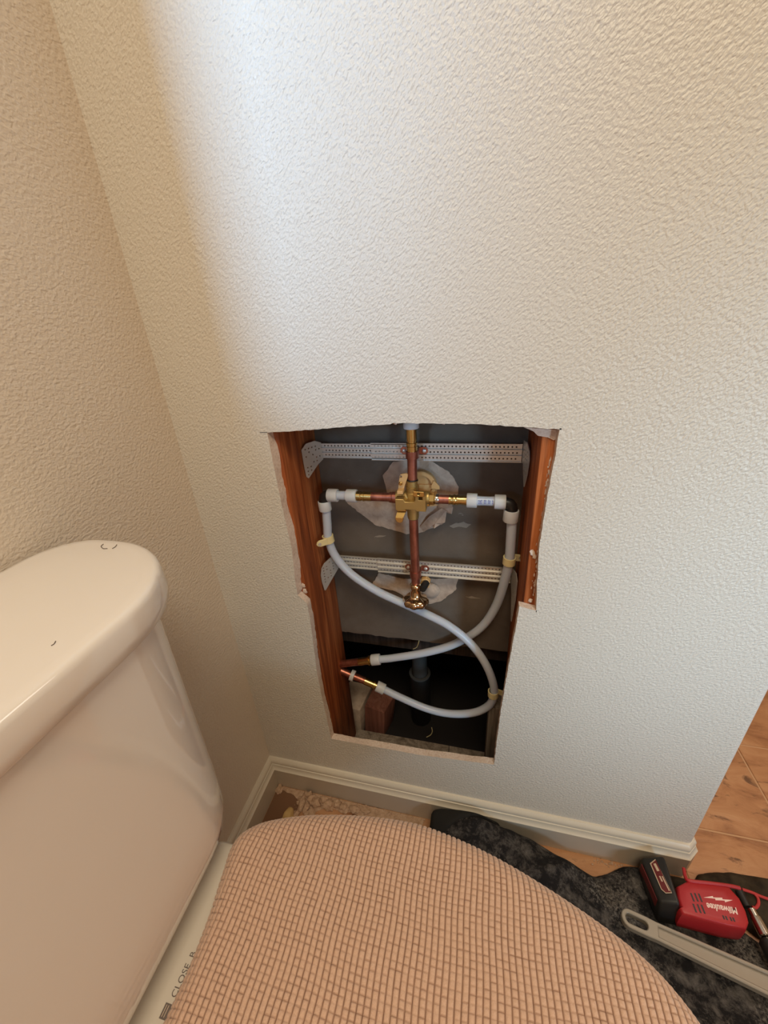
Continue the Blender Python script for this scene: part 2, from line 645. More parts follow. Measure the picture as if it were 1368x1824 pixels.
smear('plaster_patch', [(p[0], p[2]) for p in p2], YB, 0.0022, 'mortar', 'pale plaster smeared on the cement board around the lower elbow', 2.0)
for k_, mk in enumerate(([(0.4124, 0.13, 0.6753), (0.4244, 0.13, 0.6818), (0.4383, 0.13, 0.6837), (0.4502, 0.13, 0.6799), (0.4445, 0.13, 0.6727), (0.4345, 0.13, 0.6744), (0.4205, 0.13, 0.67)],
                      [(0.2679, 0.13, 0.6405), (0.2795, 0.13, 0.6463), (0.293, 0.13, 0.6472), (0.2814, 0.13, 0.6414)],
                      [(0.4466, 0.13, 0.5187), (0.4596, 0.13, 0.5202), (0.4746, 0.13, 0.5179), (0.4597, 0.13, 0.5161)])):
    smear('plaster_mark', [(p[0], p[2]) for p in mk], YB, 0.0006, 'scrape', 'faint pale scrape on the cement board', 4.0 + k_)
# torn flaps of plaster skin
for fl in ([(0.3926, 0.126, 0.7168), (0.4031, 0.12, 0.7276), (0.4176, 0.108, 0.7295), (0.4209, 0.104, 0.7241), (0.419, 0.106, 0.7113), (0.4065, 0.116, 0.7101), (0.3955, 0.126, 0.7047)],
           [(0.359, 0.128, 0.6707), (0.3778, 0.122, 0.6956), (0.4013, 0.118, 0.7155), (0.4097, 0.112, 0.7155), (0.4073, 0.108, 0.6932), (0.4, 0.112, 0.6885), (0.3977, 0.115, 0.6958), (0.388, 0.112, 0.6775), (0.3827, 0.122, 0.6811), (0.3662, 0.128, 0.6617)]):
    t = bmesh.new()
    c = sum((Vector(p) for p in fl), Vector()) / len(fl)
    cv = t.verts.new(c + Vector((0, -0.004, 0)))
    vs = [t.verts.new(p) for p in fl]
    for i in range(len(vs)):
        t.faces.new((cv, vs[i], vs[(i + 1) % len(vs)]))
    bmesh.ops.recalc_face_normals(t, faces=t.faces)
    bmesh.ops.solidify(t, geom=list(t.faces), thickness=0.0012)
    obj('plaster_flap', t, 'mortar', wall_front, 0, label='torn flap of plaster skin beside the valve')
# paper scrap left in the upper right corner and fuzz on the stud faces
sc = [(0.5152, 0.0115, 0.8854), (0.5577, 0.0115, 0.8817), (0.5557, 0.0115, 0.8702), (0.5526, 0.0115, 0.8687), (0.5455, 0.0115, 0.8723), (0.5332, 0.0115, 0.8745), (0.5272, 0.0115, 0.8803)]
obj('paper_scrap', plate([(p[0], p[2]) for p in sc], [], 0.0008, lambda u, v, w: (u, 0.0118 - w, v)), 'gypsum', wall_front, 0,
    label='torn scrap of drywall paper in the upper right corner of the opening')
bm = None
for k in range(80):
    z = rnd.uniform(0.615, 0.85)
    x = 0.5522 - 0.0018 * abs(rnd.gauss(0, 0.9))
    bm = lump((x, 0.0124, z), rnd.uniform(0.0004, 0.0011), 0.0004, rnd.uniform(0.0015, 0.005), k, 1, 0.8, bm)
for k in range(30):
    x = rnd.uniform(0.18, 0.51)
    bm = lump((x, 0.0105, 0.2012 + (x - 0.1719) * 0.022), rnd.uniform(0.001, 0.003), 0.001, rnd.uniform(0.0006, 0.0018), k + 50, 1, 0.6, bm)
for (x, z, r) in ((0.3480, 0.8920, 0.0035), (0.4135, 0.8915, 0.003), (0.5425, 0.700, 0.005), (0.546, 0.694, 0.004), (0.548, 0.614, 0.004), (0.1665, 0.588, 0.006), (0.1705, 0.508, 0.0035), (0.165, 0.600, 0.005)):
    bm = lump((x, 0.0120, z), r * 0.7, 0.0022, r, z * 9, 2, 0.7, bm)
obj('gypsum_crumbs', bm, 'gypsum', wall_front, 50, kind='stuff', label='white crumbs of gypsum along the cut edges')

# ---- left wall with its window opening behind the toilet
bm = bmesh.new()
out = [(-2.6, 0), (1.0, 0), (1.0, H), (-2.6, H)]
win = [(-2.02, 1.10), (-0.76, 1.10), (-0.76, 2.15), (-2.02, 2.15)]
plate(out, [win], 0.12, lambda u, v, w: (-w, u, v), bm=bm)
obj('wall_left', bm, 'paint_warm', smooth=0, kind='structure', label='textured warm cream wall behind the toilet tank')
fr_ = thing('window_1', (-0.06, -1.39, 1.10), 'white window frame in the left wall behind the toilet', 'window', kind='structure')
bm = box(-0.10, -0.06, -2.02, -1.985, 1.10, 2.15)
box(-0.10, -0.06, -0.785, -0.76, 1.10, 2.15, bm=bm)
box(-0.10, -0.06, -2.02, -0.76, 1.10, 1.125, bm=bm)
box(-0.10, -0.06, -2.02, -0.76, 2.12, 2.15, bm=bm)
obj('window_frame', bm, 'trim', fr_, 0)
# remaining shell of the room, out of the frame
obj('wall_back', box(-0.12, 2.6, -2.7, -2.6, 0, H), 'plain', smooth=0, kind='structure')
obj('wall_right', box(2.5, 2.6, -2.6, 1.9, 0, H), 'plain', smooth=0, kind='structure')
obj('wall_far', box(0.0, 2.6, 1.8, 1.9, 0, H), 'plain', smooth=0, kind='structure')
obj('ceiling', box(-0.12, 2.6, -2.7, 1.9, H, H + 0.08), 'plain', smooth=0, kind='structure')
obj('wall_shower', box(0.0, 0.889, 0.95, 1.0, 0, H), 'plain', smooth=0, kind='structure')

# ---- floor: bed with single tiles
floor = obj('floor', box(-0.1, 2.6, -2.7, 1.9, -0.08, -0.0022), 'grout', smooth=0, kind='structure', label='brown stone tile floor with tan grout')
TL, TW, G = 0.45, 0.225, 0.0042
tile_me = None
row = 0
y = 0.0862 - TW * 11
k0 = -11
for k in range(-11, 8):
    y0 = 0.0862 + TW * k
    xs = 1.119 - TL * 4 + (TL / 2 if k % 2 else 0)
    for j in range(9):
        x0 = xs + TL * j
        x1, y1 = x0 + TL, y0 + TW
        if x1 < 0.01 or x0 > 2.49 or y1 < -1.4 or y0 > 1.7:
            continue
        if x1 < 0.86 and y0 > 0.0:
            continue
        cx, cy = (x0 + x1) / 2, (y0 + y1) / 2
        sx0, sx1 = max(x0, 0.0) + G / 2, min(x1, 2.5) - G / 2
        sy0, sy1 = y0 + G / 2, y1 - G / 2
        if x0 < 0.88 and y1 > 0:                      # tiles that run under the wall stop at it
            if x1 < 0.90:
                sy1 = min(sy1, 0.0)
            elif y0 > 0.0:
                sx0 = max(sx0, 0.89)
        if sx1 - sx0 < 0.01 or sy1 - sy0 < 0.01:
            continue
        obj('tile', box(sx0, sx1, sy0, sy1, -0.012, 0.0, 0.0012, 1), 'tile', floor, 40)


obj('bare_patch', plate([(0.0145, -0.0155), (0.085, -0.0155), (0.080, -0.040), (0.088, -0.060), (0.082, -0.10), (0.10, -0.20), (0.0145, -0.20)], [], 0.0006, lambda u, v, w: (u, v, w + 0.0002)), 'subfloor', floor, 0,
    label='dull brown bare patch of floor in the corner')

# ---- baseboards
def offset_path(path, d):
    out = []
    for i, p in enumerate(path):
        p = Vector(p)
        n = []
        if i > 0:
            t = (p - Vector(path[i - 1])).normalized()
            n.append(Vector((t.y, -t.x)))
        if i < len(path) - 1:
            t = (Vector(path[i + 1]) - p).normalized()
            n.append(Vector((t.y, -t.x)))
        if len(n) == 1:
            o = n[0] * d
        else:
            b = (n[0] + n[1]).normalized()
            o = b * (d / max(0.3, b.dot(n[0])))
        out.append(p + o)
    return out


PROF = [(0.0, 0.0005), (0.0135, 0.0005), (0.0140, 0.002), (0.0140, 0.0585), (0.0146, 0.0600), (0.0146, 0.0625), (0.0128, 0.0640), (0.0108, 0.0670),
        (0.0096, 0.0715), (0.0094, 0.0745), (0.0076, 0.0752), (0.0076, 0.0775), (0.0086, 0.0785), (0.0088, 0.0815), (0.0080, 0.0850),
        (0.0060, 0.0885), (0.0035, 0.0910), (0.0, 0.0915)]


def molding(name, path, lab):
    bm = bmesh.new()
    rows = [[bm.verts.new((q.x, q.y, z)) for q in offset_path(path, d)] for d, z in PROF]
    for a, b in zip(rows, rows[1:]):
        for i in range(len(path) - 1):
            bm.faces.new((a[i], a[i + 1], b[i + 1], b[i]))
    bm.faces.new([r[0] for r in rows])
    bm.faces.new([r[-1] for r in reversed(rows)])
    bmesh.ops.recalc_face_normals(bm, faces=bm.faces)
    return obj(name, bm, 'trim', None, 28, kind='structure', label=lab)


molding('baseboard_front', [(0.0, 0.0), (0.8775, 0.0), (0.889, 0.0115), (0.889, 0.94)], 'cream moulded baseboard along the wall with the opening')
molding('baseboard_left', [(0.0, -2.0), (0.0, 0.0)], 'cream moulded baseboard behind the toilet')

# ---- dark ground under the tub, behind the bottom plate
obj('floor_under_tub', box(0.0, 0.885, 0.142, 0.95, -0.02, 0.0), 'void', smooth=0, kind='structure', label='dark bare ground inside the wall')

# ================================================================== THE PLUMBING IN THE OPENING
# perforated brackets
def bracket(zc, x_l, x_s, x_r, hs, hr, y, label, tabl, tabr, dz=0.0):
    b = thing('perforated_bracket', ((x_l + x_r) / 2, y, zc), label, 'bracket', 'perforated brackets between the studs')

    def strip(x0, x1, h, y0):
        pit = 0.0061
        holes = []
        nn = int((x1 - x0 - 0.006) / pit)
        for r in (-1, 0, 1):
            for i in range(nn):
                holes.append(circ(x0 + 0.005 + pit * (i + (0.5 if r == 0 else 0.25)), r * h * 0.335, 0.00145, 8, 0.39))
        lo = [(x0, -h / 2), (x1, -h / 2), (x1, h / 2), (x0, h / 2)]
        sl = lambda u: zc + dz * (u - x_l)
        t = plate(lo, holes, 0.0012, lambda u, v, w: (u, y0 + w, sl(u) + v))
        for r in (-0.5, 0.5):                              # the two raised ribs
            z = r * h * 0.335
            hexa([(x0, y0 - 0.0032, sl(x0) + z - 0.0010), (x1, y0 - 0.0032, sl(x1) + z - 0.0010), (x1, y0, sl(x1) + z - 0.0016), (x0, y0, sl(x0) + z - 0.0016),
                  (x0, y0 - 0.0032, sl(x0) + z + 0.0010), (x1, y0 - 0.0032, sl(x1) + z + 0.0010), (x1, y0, sl(x1) + z + 0.0016), (x0, y0, sl(x0) + z + 0.0016)], 0, bm=t)
        for r in (-1, 1):                                  # flanged long edges
            z = r * h / 2
            hexa([(x0, y0 - 0.0025, sl(x0) + z - 0.0006), (x1, y0 - 0.0025, sl(x1) + z - 0.0006), (x1, y0 + 0.001, sl(x1) + z - 0.0006), (x0, y0 + 0.001, sl(x0) + z - 0.0006),
                  (x0, y0 - 0.0025, sl(x0) + z + 0.0006), (x1, y0 - 0.0025, sl(x1) + z + 0.0006), (x1, y0 + 0.001, sl(x1) + z + 0.0006), (x0, y0 + 0.001, sl(x0) + z + 0.0006)], 0, bm=t)
        return t
    obj('sliding_bar', strip(x_l, x_s + 0.06, hs, y + 0.0025), 'galv', b, 0)
    obj('fixed_bar', strip(x_s, x_r, hr, y), 'galv', b, 0)

    def tab(pts, name, side):
        # pts: (t, z) outline, t = 0 at the bar .. 1 at the front edge on the stud
        o = [(t * 0.04, z) for t, z in pts]
        xs = [p[0] for p in o]
        zs = [p[1] for p in o]
        holes = []
        for i in range(5):
            for j in range(10):
                u, v = 0.006 + i * 0.0068, min(zs) + 0.006 + j * 0.0064
                # keep holes well inside the outline
                ok = True
                for q in range(8):
                    pu, pv = u + 0.0032 * math.cos(q * 0.785), v + 0.0032 * math.sin(q * 0.785)
                    ins = False
                    for a in range(len(o)):
                        (x1, y1), (x2, y2) = o[a], o[a - 1]
                        if (y1 > pv) != (y2 > pv) and pu < (x2 - x1) * (pv - y1) / (y2 - y1) + x1:
                            ins = not ins
                    ok = ok and ins
                if ok and rnd.random() < 0.7:
                    holes.append(circ(u, v, 0.0014, 6))
        if side < 0:
            A, B = Vector((x_l, y + 0.002)), Vector((0.1735, y - 0.036))
        else:
            A, B = Vector((x_r + 0.002, y)), Vector((0.5375, y - 0.036))
        d = (B - A) / 0.04
        nrm = Vector((-d.y, d.x)).normalized() * (1 if side < 0 else -1)
        t = plate(o, holes, 0.0012, lambda u, v, w: (A.x + d.x * u + nrm.x * w, A.y + d.y * u + nrm.y * w, v))
        obj(name, t, 'galv', b, 0)
    tab(tabl, 'mounting_tab', -1)
    tab(tabr, 'mounting_tab', 1)
    return b


tl = [(0.0, 0.836), (0.30, 0.842), (0.75, 0.842), (1.0, 0.834), (1.0, 0.812), (0.96, 0.786), (0.86, 0.782), (0.30, 0.800), (0.0, 0.806)]
tr = [(0.0, 0.842), (0.35, 0.842), (0.62, 0.832), (0.72, 0.818), (0.62, 0.792), (0.45, 0.772), (0.40, 0.772), (0.12, 0.806), (0.0, 0.806)]
br1 = bracket(0.8215, 0.1935, 0.2835, 0.5245, 0.0245, 0.0285, 0.105,
              'upper galvanized perforated bracket screwed between the studs above the valve', tl, tr)
tl2 = [(0.0, 0.610), (0.35, 0.612), (0.75, 0.606), (0.92, 0.598), (1.0, 0.585), (1.0, 0.570), (0.94, 0.548), (0.88, 0.546), (0.45, 0.564), (0.0, 0.582)]
tr2 = [(0.0, 0.612), (0.5, 0.612), (0.72, 0.600), (0.72, 0.560), (0.5, 0.505), (0.42, 0.505), (0.2, 0.560), (0.0, 0.582)]
br2 = bracket(0.5945, 0.1975, 0.2785, 0.5245, 0.0255, 0.0300, 0.105,
              'lower galvanized perforated bracket behind the copper drop pipe', tl2, tr2)


def bell_clamp(parent, x, y, z, yb):
    cl = obj('pipe_clamp', lathe([(-0.006, 0.0088), (-0.006, 0.0105), (0.006, 0.0105), (0.006, 0.0088)], (x, y, z), (0, 0, 1)), 'copper', parent,
             label='copper clamp ring with two screwed ears')
    bm = None
    for s in (-1, 1):
        o = [(s * 0.009, -0.005), (s * 0.019, -0.006), (s * 0.0225, -0.002), (s * 0.0225, 0.003), (s * 0.019, 0.0065), (s * 0.009, 0.006)]
        bm = plate(o, [], 0.0012, lambda u, v, w: (x + u, yb - 0.004 + w, z + v), bm=bm)
        box(x + s * 0.0085 - 0.0006, x + s * 0.0085 + 0.0006, y + 0.004, yb - 0.003, z - 0.005, z + 0.005, bm=bm)
    obj('clamp_ear', bm, 'copper', cl, 0)
    for s in (-1, 1):
        obj('screw_head', lathe([(0, 0.0034), (0.0012, 0.0032), (0.0022, 0.0018), (0.0024, 0)], (x + s * 0.0165, yb - 0.004, z), (0, -1, 0), 12), 'galv', cl)


bell_clamp(br1, 0.3570, 0.083, 0.8245, 0.105)
bell_clamp(br2, 0.3560, 0.083, 0.5970, 0.105)

# ---- shower valve with its soldered pipes: one rigid thing
VX, VY, VZ = 0.3563, 0.080, 0.7515
valve = thing('shower_valve', (VX, VY, VZ), 'brass shower valve with soldered copper pipes in the middle of the opening', 'valve')
SC = 0.0000949


def V(cx, cy, y):
    return (VX + (cx - 537) * SC, y, VZ - (cy - 635) * SC)


def vplate(pts, y, th, holes=(), b=0.0006, bm=None, tilt=0.0):
    o = [((cx - 537) * SC, -(cy - 635) * SC) for cx, cy in pts]
    hs = [[((cx - 537) * SC, -(cy - 635) * SC) for cx, cy in h] for h in holes]
    return plate(o, hs, th, lambda u, v, w: (VX + u, y + w + tilt * v, VZ + v), b, bm=bm)


body = vplate([(275, 575), (420, 575), (440, 622), (600, 622), (622, 580), (622, 490), (795, 490), (800, 790), (640, 790), (622, 765), (440, 765), (420, 785), (275, 785)],
              0.056, 0.017, [[(680, 500), (745, 500), (745, 578), (680, 578)]])
obj('valve_body', body, 'brass', valve, 30)
bm = lathe([(-0.024, 0.0105), (-0.019, 0.0112), (0.010, 0.0112), (0.011, 0.0100), (0.020, 0.0098), (0.0205, 0.0088), (0.030, 0.0088)], (VX, 0.078, VZ), (0, 0, 1))
lathe([(0.012, 0.0112), (0.024, 0.0106), (0.0245, 0.0100), (0.0345, 0.0098), (0.035, 0.0088), (0.038, 0.0088)], (VX, 0.078, VZ), (0, 0, -1), bm=bm)
cyl((VX - 0.028, 0.080, VZ), (VX + 0.028, 0.080, VZ), 0.0110, 0.001, bm=bm)
obj('valve_core', bm, 'brass', valve)
bm = vplate([(600, 395), (785, 398), (785, 485), (600, 482)], 0.050, 0.004, [circ(692, 437, 24, 12)])
vplate([(610, 470), (785, 470), (785, 500), (610, 500)], 0.052, 0.012, bm=bm)
obj('screw_lug', bm, 'brass_shiny', valve, 30)
bm = vplate([(320, 300), (345, 200), (440, 178), (472, 190), (470, 240), (415, 400), (400, 465), (300, 465)], 0.070, 0.003, [circ(352, 238, 22, 10)], tilt=0.12)
vplate([(305, 440), (408, 440), (408, 500), (305, 500)], 0.060, 0.014, bm=bm)
obj('mounting_arm', bm, 'tan', valve, 30, label='tan mounting arm above the valve body')
bm = vplate([(275, 790), (445, 790), (445, 835), (290, 840)], 0.062, 0.010)
vplate([(275, 900), (410, 900), (412, 935), (395, 990), (345, 1008), (290, 985), (268, 935)], 0.052, 0.003, bm=bm)
hexa([V(290, 838, 0.060), V(440, 838, 0.060), V(440, 850, 0.070), V(290, 850, 0.070), V(275, 905, 0.053), V(410, 905, 0.053), V(410, 915, 0.056), V(275, 915, 0.056)], 0, bm=bm)
obj('mounting_foot', bm, 'brass_shiny', valve, 30, label='bent brass foot below the valve body')
# plaster-guard disc and the tan plate behind it
bm = lathe([(0, 0.0265), (0.010, 0.0265), (0.0115, 0.0250), (0.0115, 0.020), (0.004, 0.019)], V(640, 520, 0.112), (0, -1, 0), 40)
obj('guard_ring', bm, 'tan', valve, label='tan plastic ring behind the valve')
bm = vplate([(880, 395), (930, 440), (980, 500), (985, 560), (830, 550), (840, 480)], 0.098, 0.003)
vplate([(832, 735), (955, 735), (962, 815), (940, 860), (830, 888), (690, 880), (690, 800), (832, 800)], 0.096, 0.003, bm=bm)
vplate([(600, 500), (930, 500), (930, 830), (600, 830)], 0.104, 0.004, bm=bm)
obj('backing_plate', bm, 'tan', valve, 30)
for nm, (cx, cy, yy) in (('a', (357, 335, 0.068)), ('b', (782, 848, 0.096))):
    obj('screw', lathe([(0, 0.0032), (0.0012, 0.0032), (0.0024, 0.002), (0.0026, 0)], V(cx, cy, yy), (0, -1, 0), 14), 'brass_shiny', valve)
# ports and pipes. HY, HZ: axis of the horizontal run
HY, HZ = 0.080, 0.7495
obj('copper_cup', lathe([(0, 0.0098), (0.008, 0.0098), (0.009, 0.0090), (0.013, 0.0090)], (0.3300, HY, HZ), (-1, 0, 0)), 'copper', valve)
obj('copper_pipe', cyl((0.283, HY, HZ), (0.3190, HY, HZ), 0.0076), 'copper', valve, label='short copper stub on the left of the valve')
obj('brass_adapter', lathe([(0, 0.0082), (0.012, 0.0082), (0.0125, 0.0088), (0.0145, 0.0088), (0.015, 0.0078), (0.018, 0.0078), (0.019, 0.0086), (0.028, 0.0086)],
                           (0.285, HY, HZ), (-1, 0, 0)), 'brass_shiny', valve, label='brass adapter on the left pipe stub')
obj('port_nut', lathe([(0, 0.0090), (0.005, 0.0090), (0.0055, 0.0100), (0.013, 0.0100), (0.014, 0.0085), (0.016, 0.0085)], (0.379, HY, HZ), (1, 0, 0), 6), 'brass_shiny', valve, 20)
obj('solder_joint', lathe([(0, 0.0090), (0.002, 0.0092), (0.005, 0.0080)], (0.3945, HY, HZ), (1, 0, 0)), 'solder', valve)
obj('copper_pipe', cyl((0.397, HY, HZ), (0.418, HY, HZ), 0.0076), 'copper', valve, label='short copper stub on the right of the valve')
obj('brass_adapter', lathe([(0, 0.0084), (0.004, 0.0076), (0.006, 0.0084), (0.009, 0.0088), (0.011, 0.0080), (0.013, 0.0086), (0.017, 0.0074), (0.028, 0.0084), (0.03, 0.0084)],
                           (0.416, HY, HZ), (1, 0, 0)), 'brass_shiny', valve, label='brass adapter on the right pipe stub')
obj('copper_pipe', cyl((0.3565, 0.081, 0.776), (0.3570, 0.082, 0.830), 0.0079), 'copper', valve, label='copper riser above the valve')
obj('solder_joint', lathe([(0, 0.0086), (0.002, 0.0095), (0.004, 0.0085)], (0.3565, 0.081, 0.779), (0, 0, 1)), 'rubber', valve, label='black scorched joint above the valve')
obj('brass_adapter', lathe([(0, 0.0086), (0.012, 0.0086), (0.0125, 0.0078), (0.0145, 0.0078), (0.015, 0.0090), (0.018, 0.0090), (0.0185, 0.0074), (0.021, 0.0074), (0.0215, 0.0084), (0.042, 0.0084)],
                           (0.3570, 0.082, 0.826), (0.0, 0.0, 1)), 'brass_shiny', valve, label='brass adapter on top of the copper riser')
obj('copper_pipe', cyl((0.3562, 0.081, 0.722), (0.3560, 0.082, 0.572), 0.0079), 'copper', valve, label='long copper drop pipe below the valve')
obj('solder_joint', lathe([(0, 0.0084), (0.002, 0.0092), (0.004, 0.0084)], (0.3562, 0.081, 0.7150), (0, 0, -1)), 'solder', valve)
# drop elbow at the foot of the pipe
EPT = [(0.3685, 0.078, 0.566), (0.3741, 0.118, 0.5261), (0.3712, 0.096, 0.5659)]
bm = lathe([(0, 0.0082), (0.002, 0.0104), (0.009, 0.0104), (0.012, 0.0086), (0.017, 0.0100), (0.023, 0.0104), (0.027, 0.0125), (0.0295, 0.0195), (0.0325, 0.0232), (0.038, 0.0238), (0.0425, 0.0222), (0.045, 0.017), (0.0455, 0.0)],
           (0.3560, 0.080, 0.577), (0, -0.10, -1), 48, scallop=lambda h, q: (0.06 * math.cos(8 * q) * min(1, max(0, (h - 0.022) / 0.010))))
elb = obj('drop_elbow', bm, 'bronze', valve, 50, label='shiny bronze fitting with a scalloped flange at the foot of the drop pipe')
obj('elbow_port', lathe([(0, 0.0062), (0.002, 0.0068), (0.020, 0.0068)], EPT[0], (0.25, 1, 0.1)), 'rubber', elb)
obj('putty_mound', lathe([(0, 0.0), (0.001, 0.010), (0.004, 0.017), (0.011, 0.0215)], EPT[1], (0.05, 1, 0.2), 28), 'mortar', elb, 60)
hx = [(0.0100 * math.cos(q + 0.3), 0.0125 * math.sin(q + 0.3)) for q in [i * math.pi / 3 for i in range(6)]]
obj('hex_flat', plate(hx, [], 0.012, lambda u, v, w: (EPT[2][0] + u, 0.096 + w, EPT[2][2] + v), 0.0008), 'tan', elb, 20)

# the grey expansion ring and stub of tube over the hole, on top
up = thing('upper_riser_tube', (0.357, 0.082, 0.880), 'tube with grey ring above the brass adapter at the opening top edge', 'pipe')
obj('tube', cyl((0.357, 0.082, 0.868), (0.357, 0.082, 1.45), 0.0080), 'pex', up)
obj('expansion_ring', cyl((0.357, 0.082, 0.8665), (0.357, 0.082, 0.886), 0.0122, 0.001), 'ring', up)


# ---- flexible white tubes
def ring(parent, c, d, L=0.0185, r=0.0115):
    d = Vector(d).normalized()
    c = Vector(c)
    return obj('expansion_ring', cyl(c - d * L / 2, c + d * L / 2, r, 0.0012), 'ring', parent)


def elbow(parent, c, d1, d2):
    c, d1, d2 = Vector(c), Vector(d1).normalized(), Vector(d2).normalized()
    R = 0.011
    p = [c + d1 * 0.013]
    for i in range(9):
        t = i / 8
        p.append(c + d1 * R * (1 - t) ** 2 + d2 * R * t ** 2)
    p.append(c + d2 * 0.013)
    t = tube(p, 0.0092, 18)
    lathe([(0, 0.0098), (0.003, 0.0098)], c + d1 * 0.0095, d1, bm=t)
    lathe([(0, 0.0098), (0.003, 0.0098)], c + d2 * 0.0095, d2, bm=t)
    return obj('elbow_fitting', t, 'rubber', parent, label='black plastic elbow')


PL = [Vector(p) for p in [(0.1986, 0.08, 0.7201), (0.1962, 0.081, 0.6888), (0.1941, 0.082, 0.6586), (0.2013, 0.086, 0.6199), (0.2277, 0.089, 0.5793), (0.2751, 0.092, 0.5423), (0.321, 0.093, 0.5198), (0.3737, 0.093, 0.4962), (0.4177, 0.09, 0.4755), (0.4596, 0.086, 0.4414), (0.4905, 0.083, 0.3951), (0.5083, 0.081, 0.3435), (0.5094, 0.08, 0.3043), (0.4973, 0.081, 0.275), (0.4682, 0.083, 0.2481), (0.4203, 0.086, 0.2309), (0.3703, 0.089, 0.2315), (0.3128, 0.092, 0.2493), (0.2704, 0.094, 0.2666)]]
PR = [Vector(p) for p in [(0.5163, 0.08, 0.7192), (0.5172, 0.081, 0.6825), (0.5177, 0.083, 0.6398), (0.5142, 0.088, 0.5992), (0.5024, 0.1, 0.5263), (0.4764, 0.108, 0.4626), (0.4278, 0.112, 0.4099), (0.3696, 0.11, 0.3786), (0.2964, 0.104, 0.3556), (0.2642, 0.1, 0.3497)]]
TR_ = 0.0080
left_t = thing('flexible_tube', PL[6], 'white tube from the left elbow, looping in front to the lower right clamp', 'tube')
pa = [Vector((0.224, HY, HZ)), Vector((0.256, HY, HZ))]
obj('tube', tube(spline(PL, 8), TR_, 18), 'pex', left_t)
obj('tube', cyl((0.214, HY, HZ), (0.262, HY, HZ), TR_), 'pex', left_t, label='short straight white tube joining elbow and left adapter')
ring(left_t, (0.2495, HY, HZ), (1, 0, 0))
ring(left_t, (0.2150, HY, HZ - 0.0005), (1, 0, 0))
EL = Vector((0.1965, HY, HZ - 0.001))
elbow(left_t, EL, (1, 0, 0), (0.03, 0, -1))
ring(left_t, EL + Vector((0.0006, 0, -0.0200)), (0.03, 0, -1))
d = (PL[-1] - PL[-2]).normalized()
ring(left_t, PL[-1] + d * 0.006, d, 0.020, 0.0120)
EB = [Vector(p) for p in [tuple(PL[-1] + d * 0.013)] + [(0.2312, 0.096, 0.2803), (0.2071, 0.098, 0.2866), (0.1691, 0.101, 0.2974)]]
obj('brass_adapter', lathe([(0, 0.0080), (0.006, 0.0080), (0.0065, 0.0102), (0.010, 0.0102), (0.0105, 0.0084), ((EB[1] - EB[0]).length + 0.003, 0.0084)], EB[0], EB[1] - EB[0]), 'brass_shiny', left_t)
obj('copper_stub', tube([EB[1], EB[2], EB[3]], 0.0079), 'copper', left_t)
obj('pipe_sleeve', lathe([(0, 0.0125), (0.009, 0.0125)], EB[2] + (EB[3] - EB[2]).normalized() * 0.004, EB[3] - EB[2]), 'ring', left_t, label='pale plastic sleeve around the copper stub')

right_t = thing('flexible_tube', PR[4], 'white flexible tube from the right elbow, curving down behind the other tube to the left', 'tube')
obj('tube', tube(spline(PR, 8), TR_, 18), 'pex', right_t)
hp = [Vector((0.444 + 0.006 * i, HY, HZ)) for i in range(11)]
obj('tube', tube(hp, TR_, 18, radii=[0.0096 - 0.0022 * math.sin(math.pi * i / 10) for i in range(11)]), 'pex', right_t, label='short straight white tube with blue print right of the valve')
ring(right_t, (0.4525, HY, HZ), (1, 0, 0), 0.0165, 0.0118)
ring(right_t, (0.4960, HY, HZ - 0.0006), (1, 0, 0), 0.0175, 0.0118)
ER = Vector((0.5145, HY, HZ - 0.002))
elbow(right_t, ER, (-1, 0, 0), (-0.02, 0, -1))
ring(right_t, ER + Vector((-0.0004, 0, -0.0215)), (-0.02, 0, -1), 0.020, 0.0120)
d = (PR[-1] - PR[-2]).normalized()
ring(right_t, PR[-1] + d * 0.006, d, 0.020, 0.0120)
EB = [Vector(p) for p in [tuple(PR[-1] + d * 0.013)] + [(0.222, 0.099, 0.3364), (0.1915, 0.1, 0.3254), (0.1631, 0.101, 0.3157)]]
obj('brass_adapter', lathe([(0, 0.0080), (0.006, 0.0080), (0.0065, 0.0102), (0.010, 0.0102), (0.0105, 0.0084), ((EB[1] - EB[0]).length + 0.003, 0.0084)], EB[0], EB[1] - EB[0]), 'brass_shiny', right_t)
obj('copper_stub', tube([EB[1], EB[2], EB[3]], 0.0079), 'copper', right_t)
# faint blue factory print, too small to read
bm = None
for i in range(11):
    xx = 0.4635 + i * 0.0021
    if i in (3, 6, 9):
        continue
    for k in range(2):
        a = 0.15 + 0.45 * k + rnd.uniform(-0.08, 0.08)
        r = 0.00765
        hw = 0.0006
        c = Vector((xx, HY - r * math.cos(a - 0.2), HZ + r * math.sin(a - 0.2)))
        bm = box(c.x - hw, c.x + hw, c.y - 0.0006, c.y + 0.0006, c.z - 0.0012, c.z + 0.0012, bm=bm)
obj('blue_print', bm, 'blue_ink', right_t, 0)


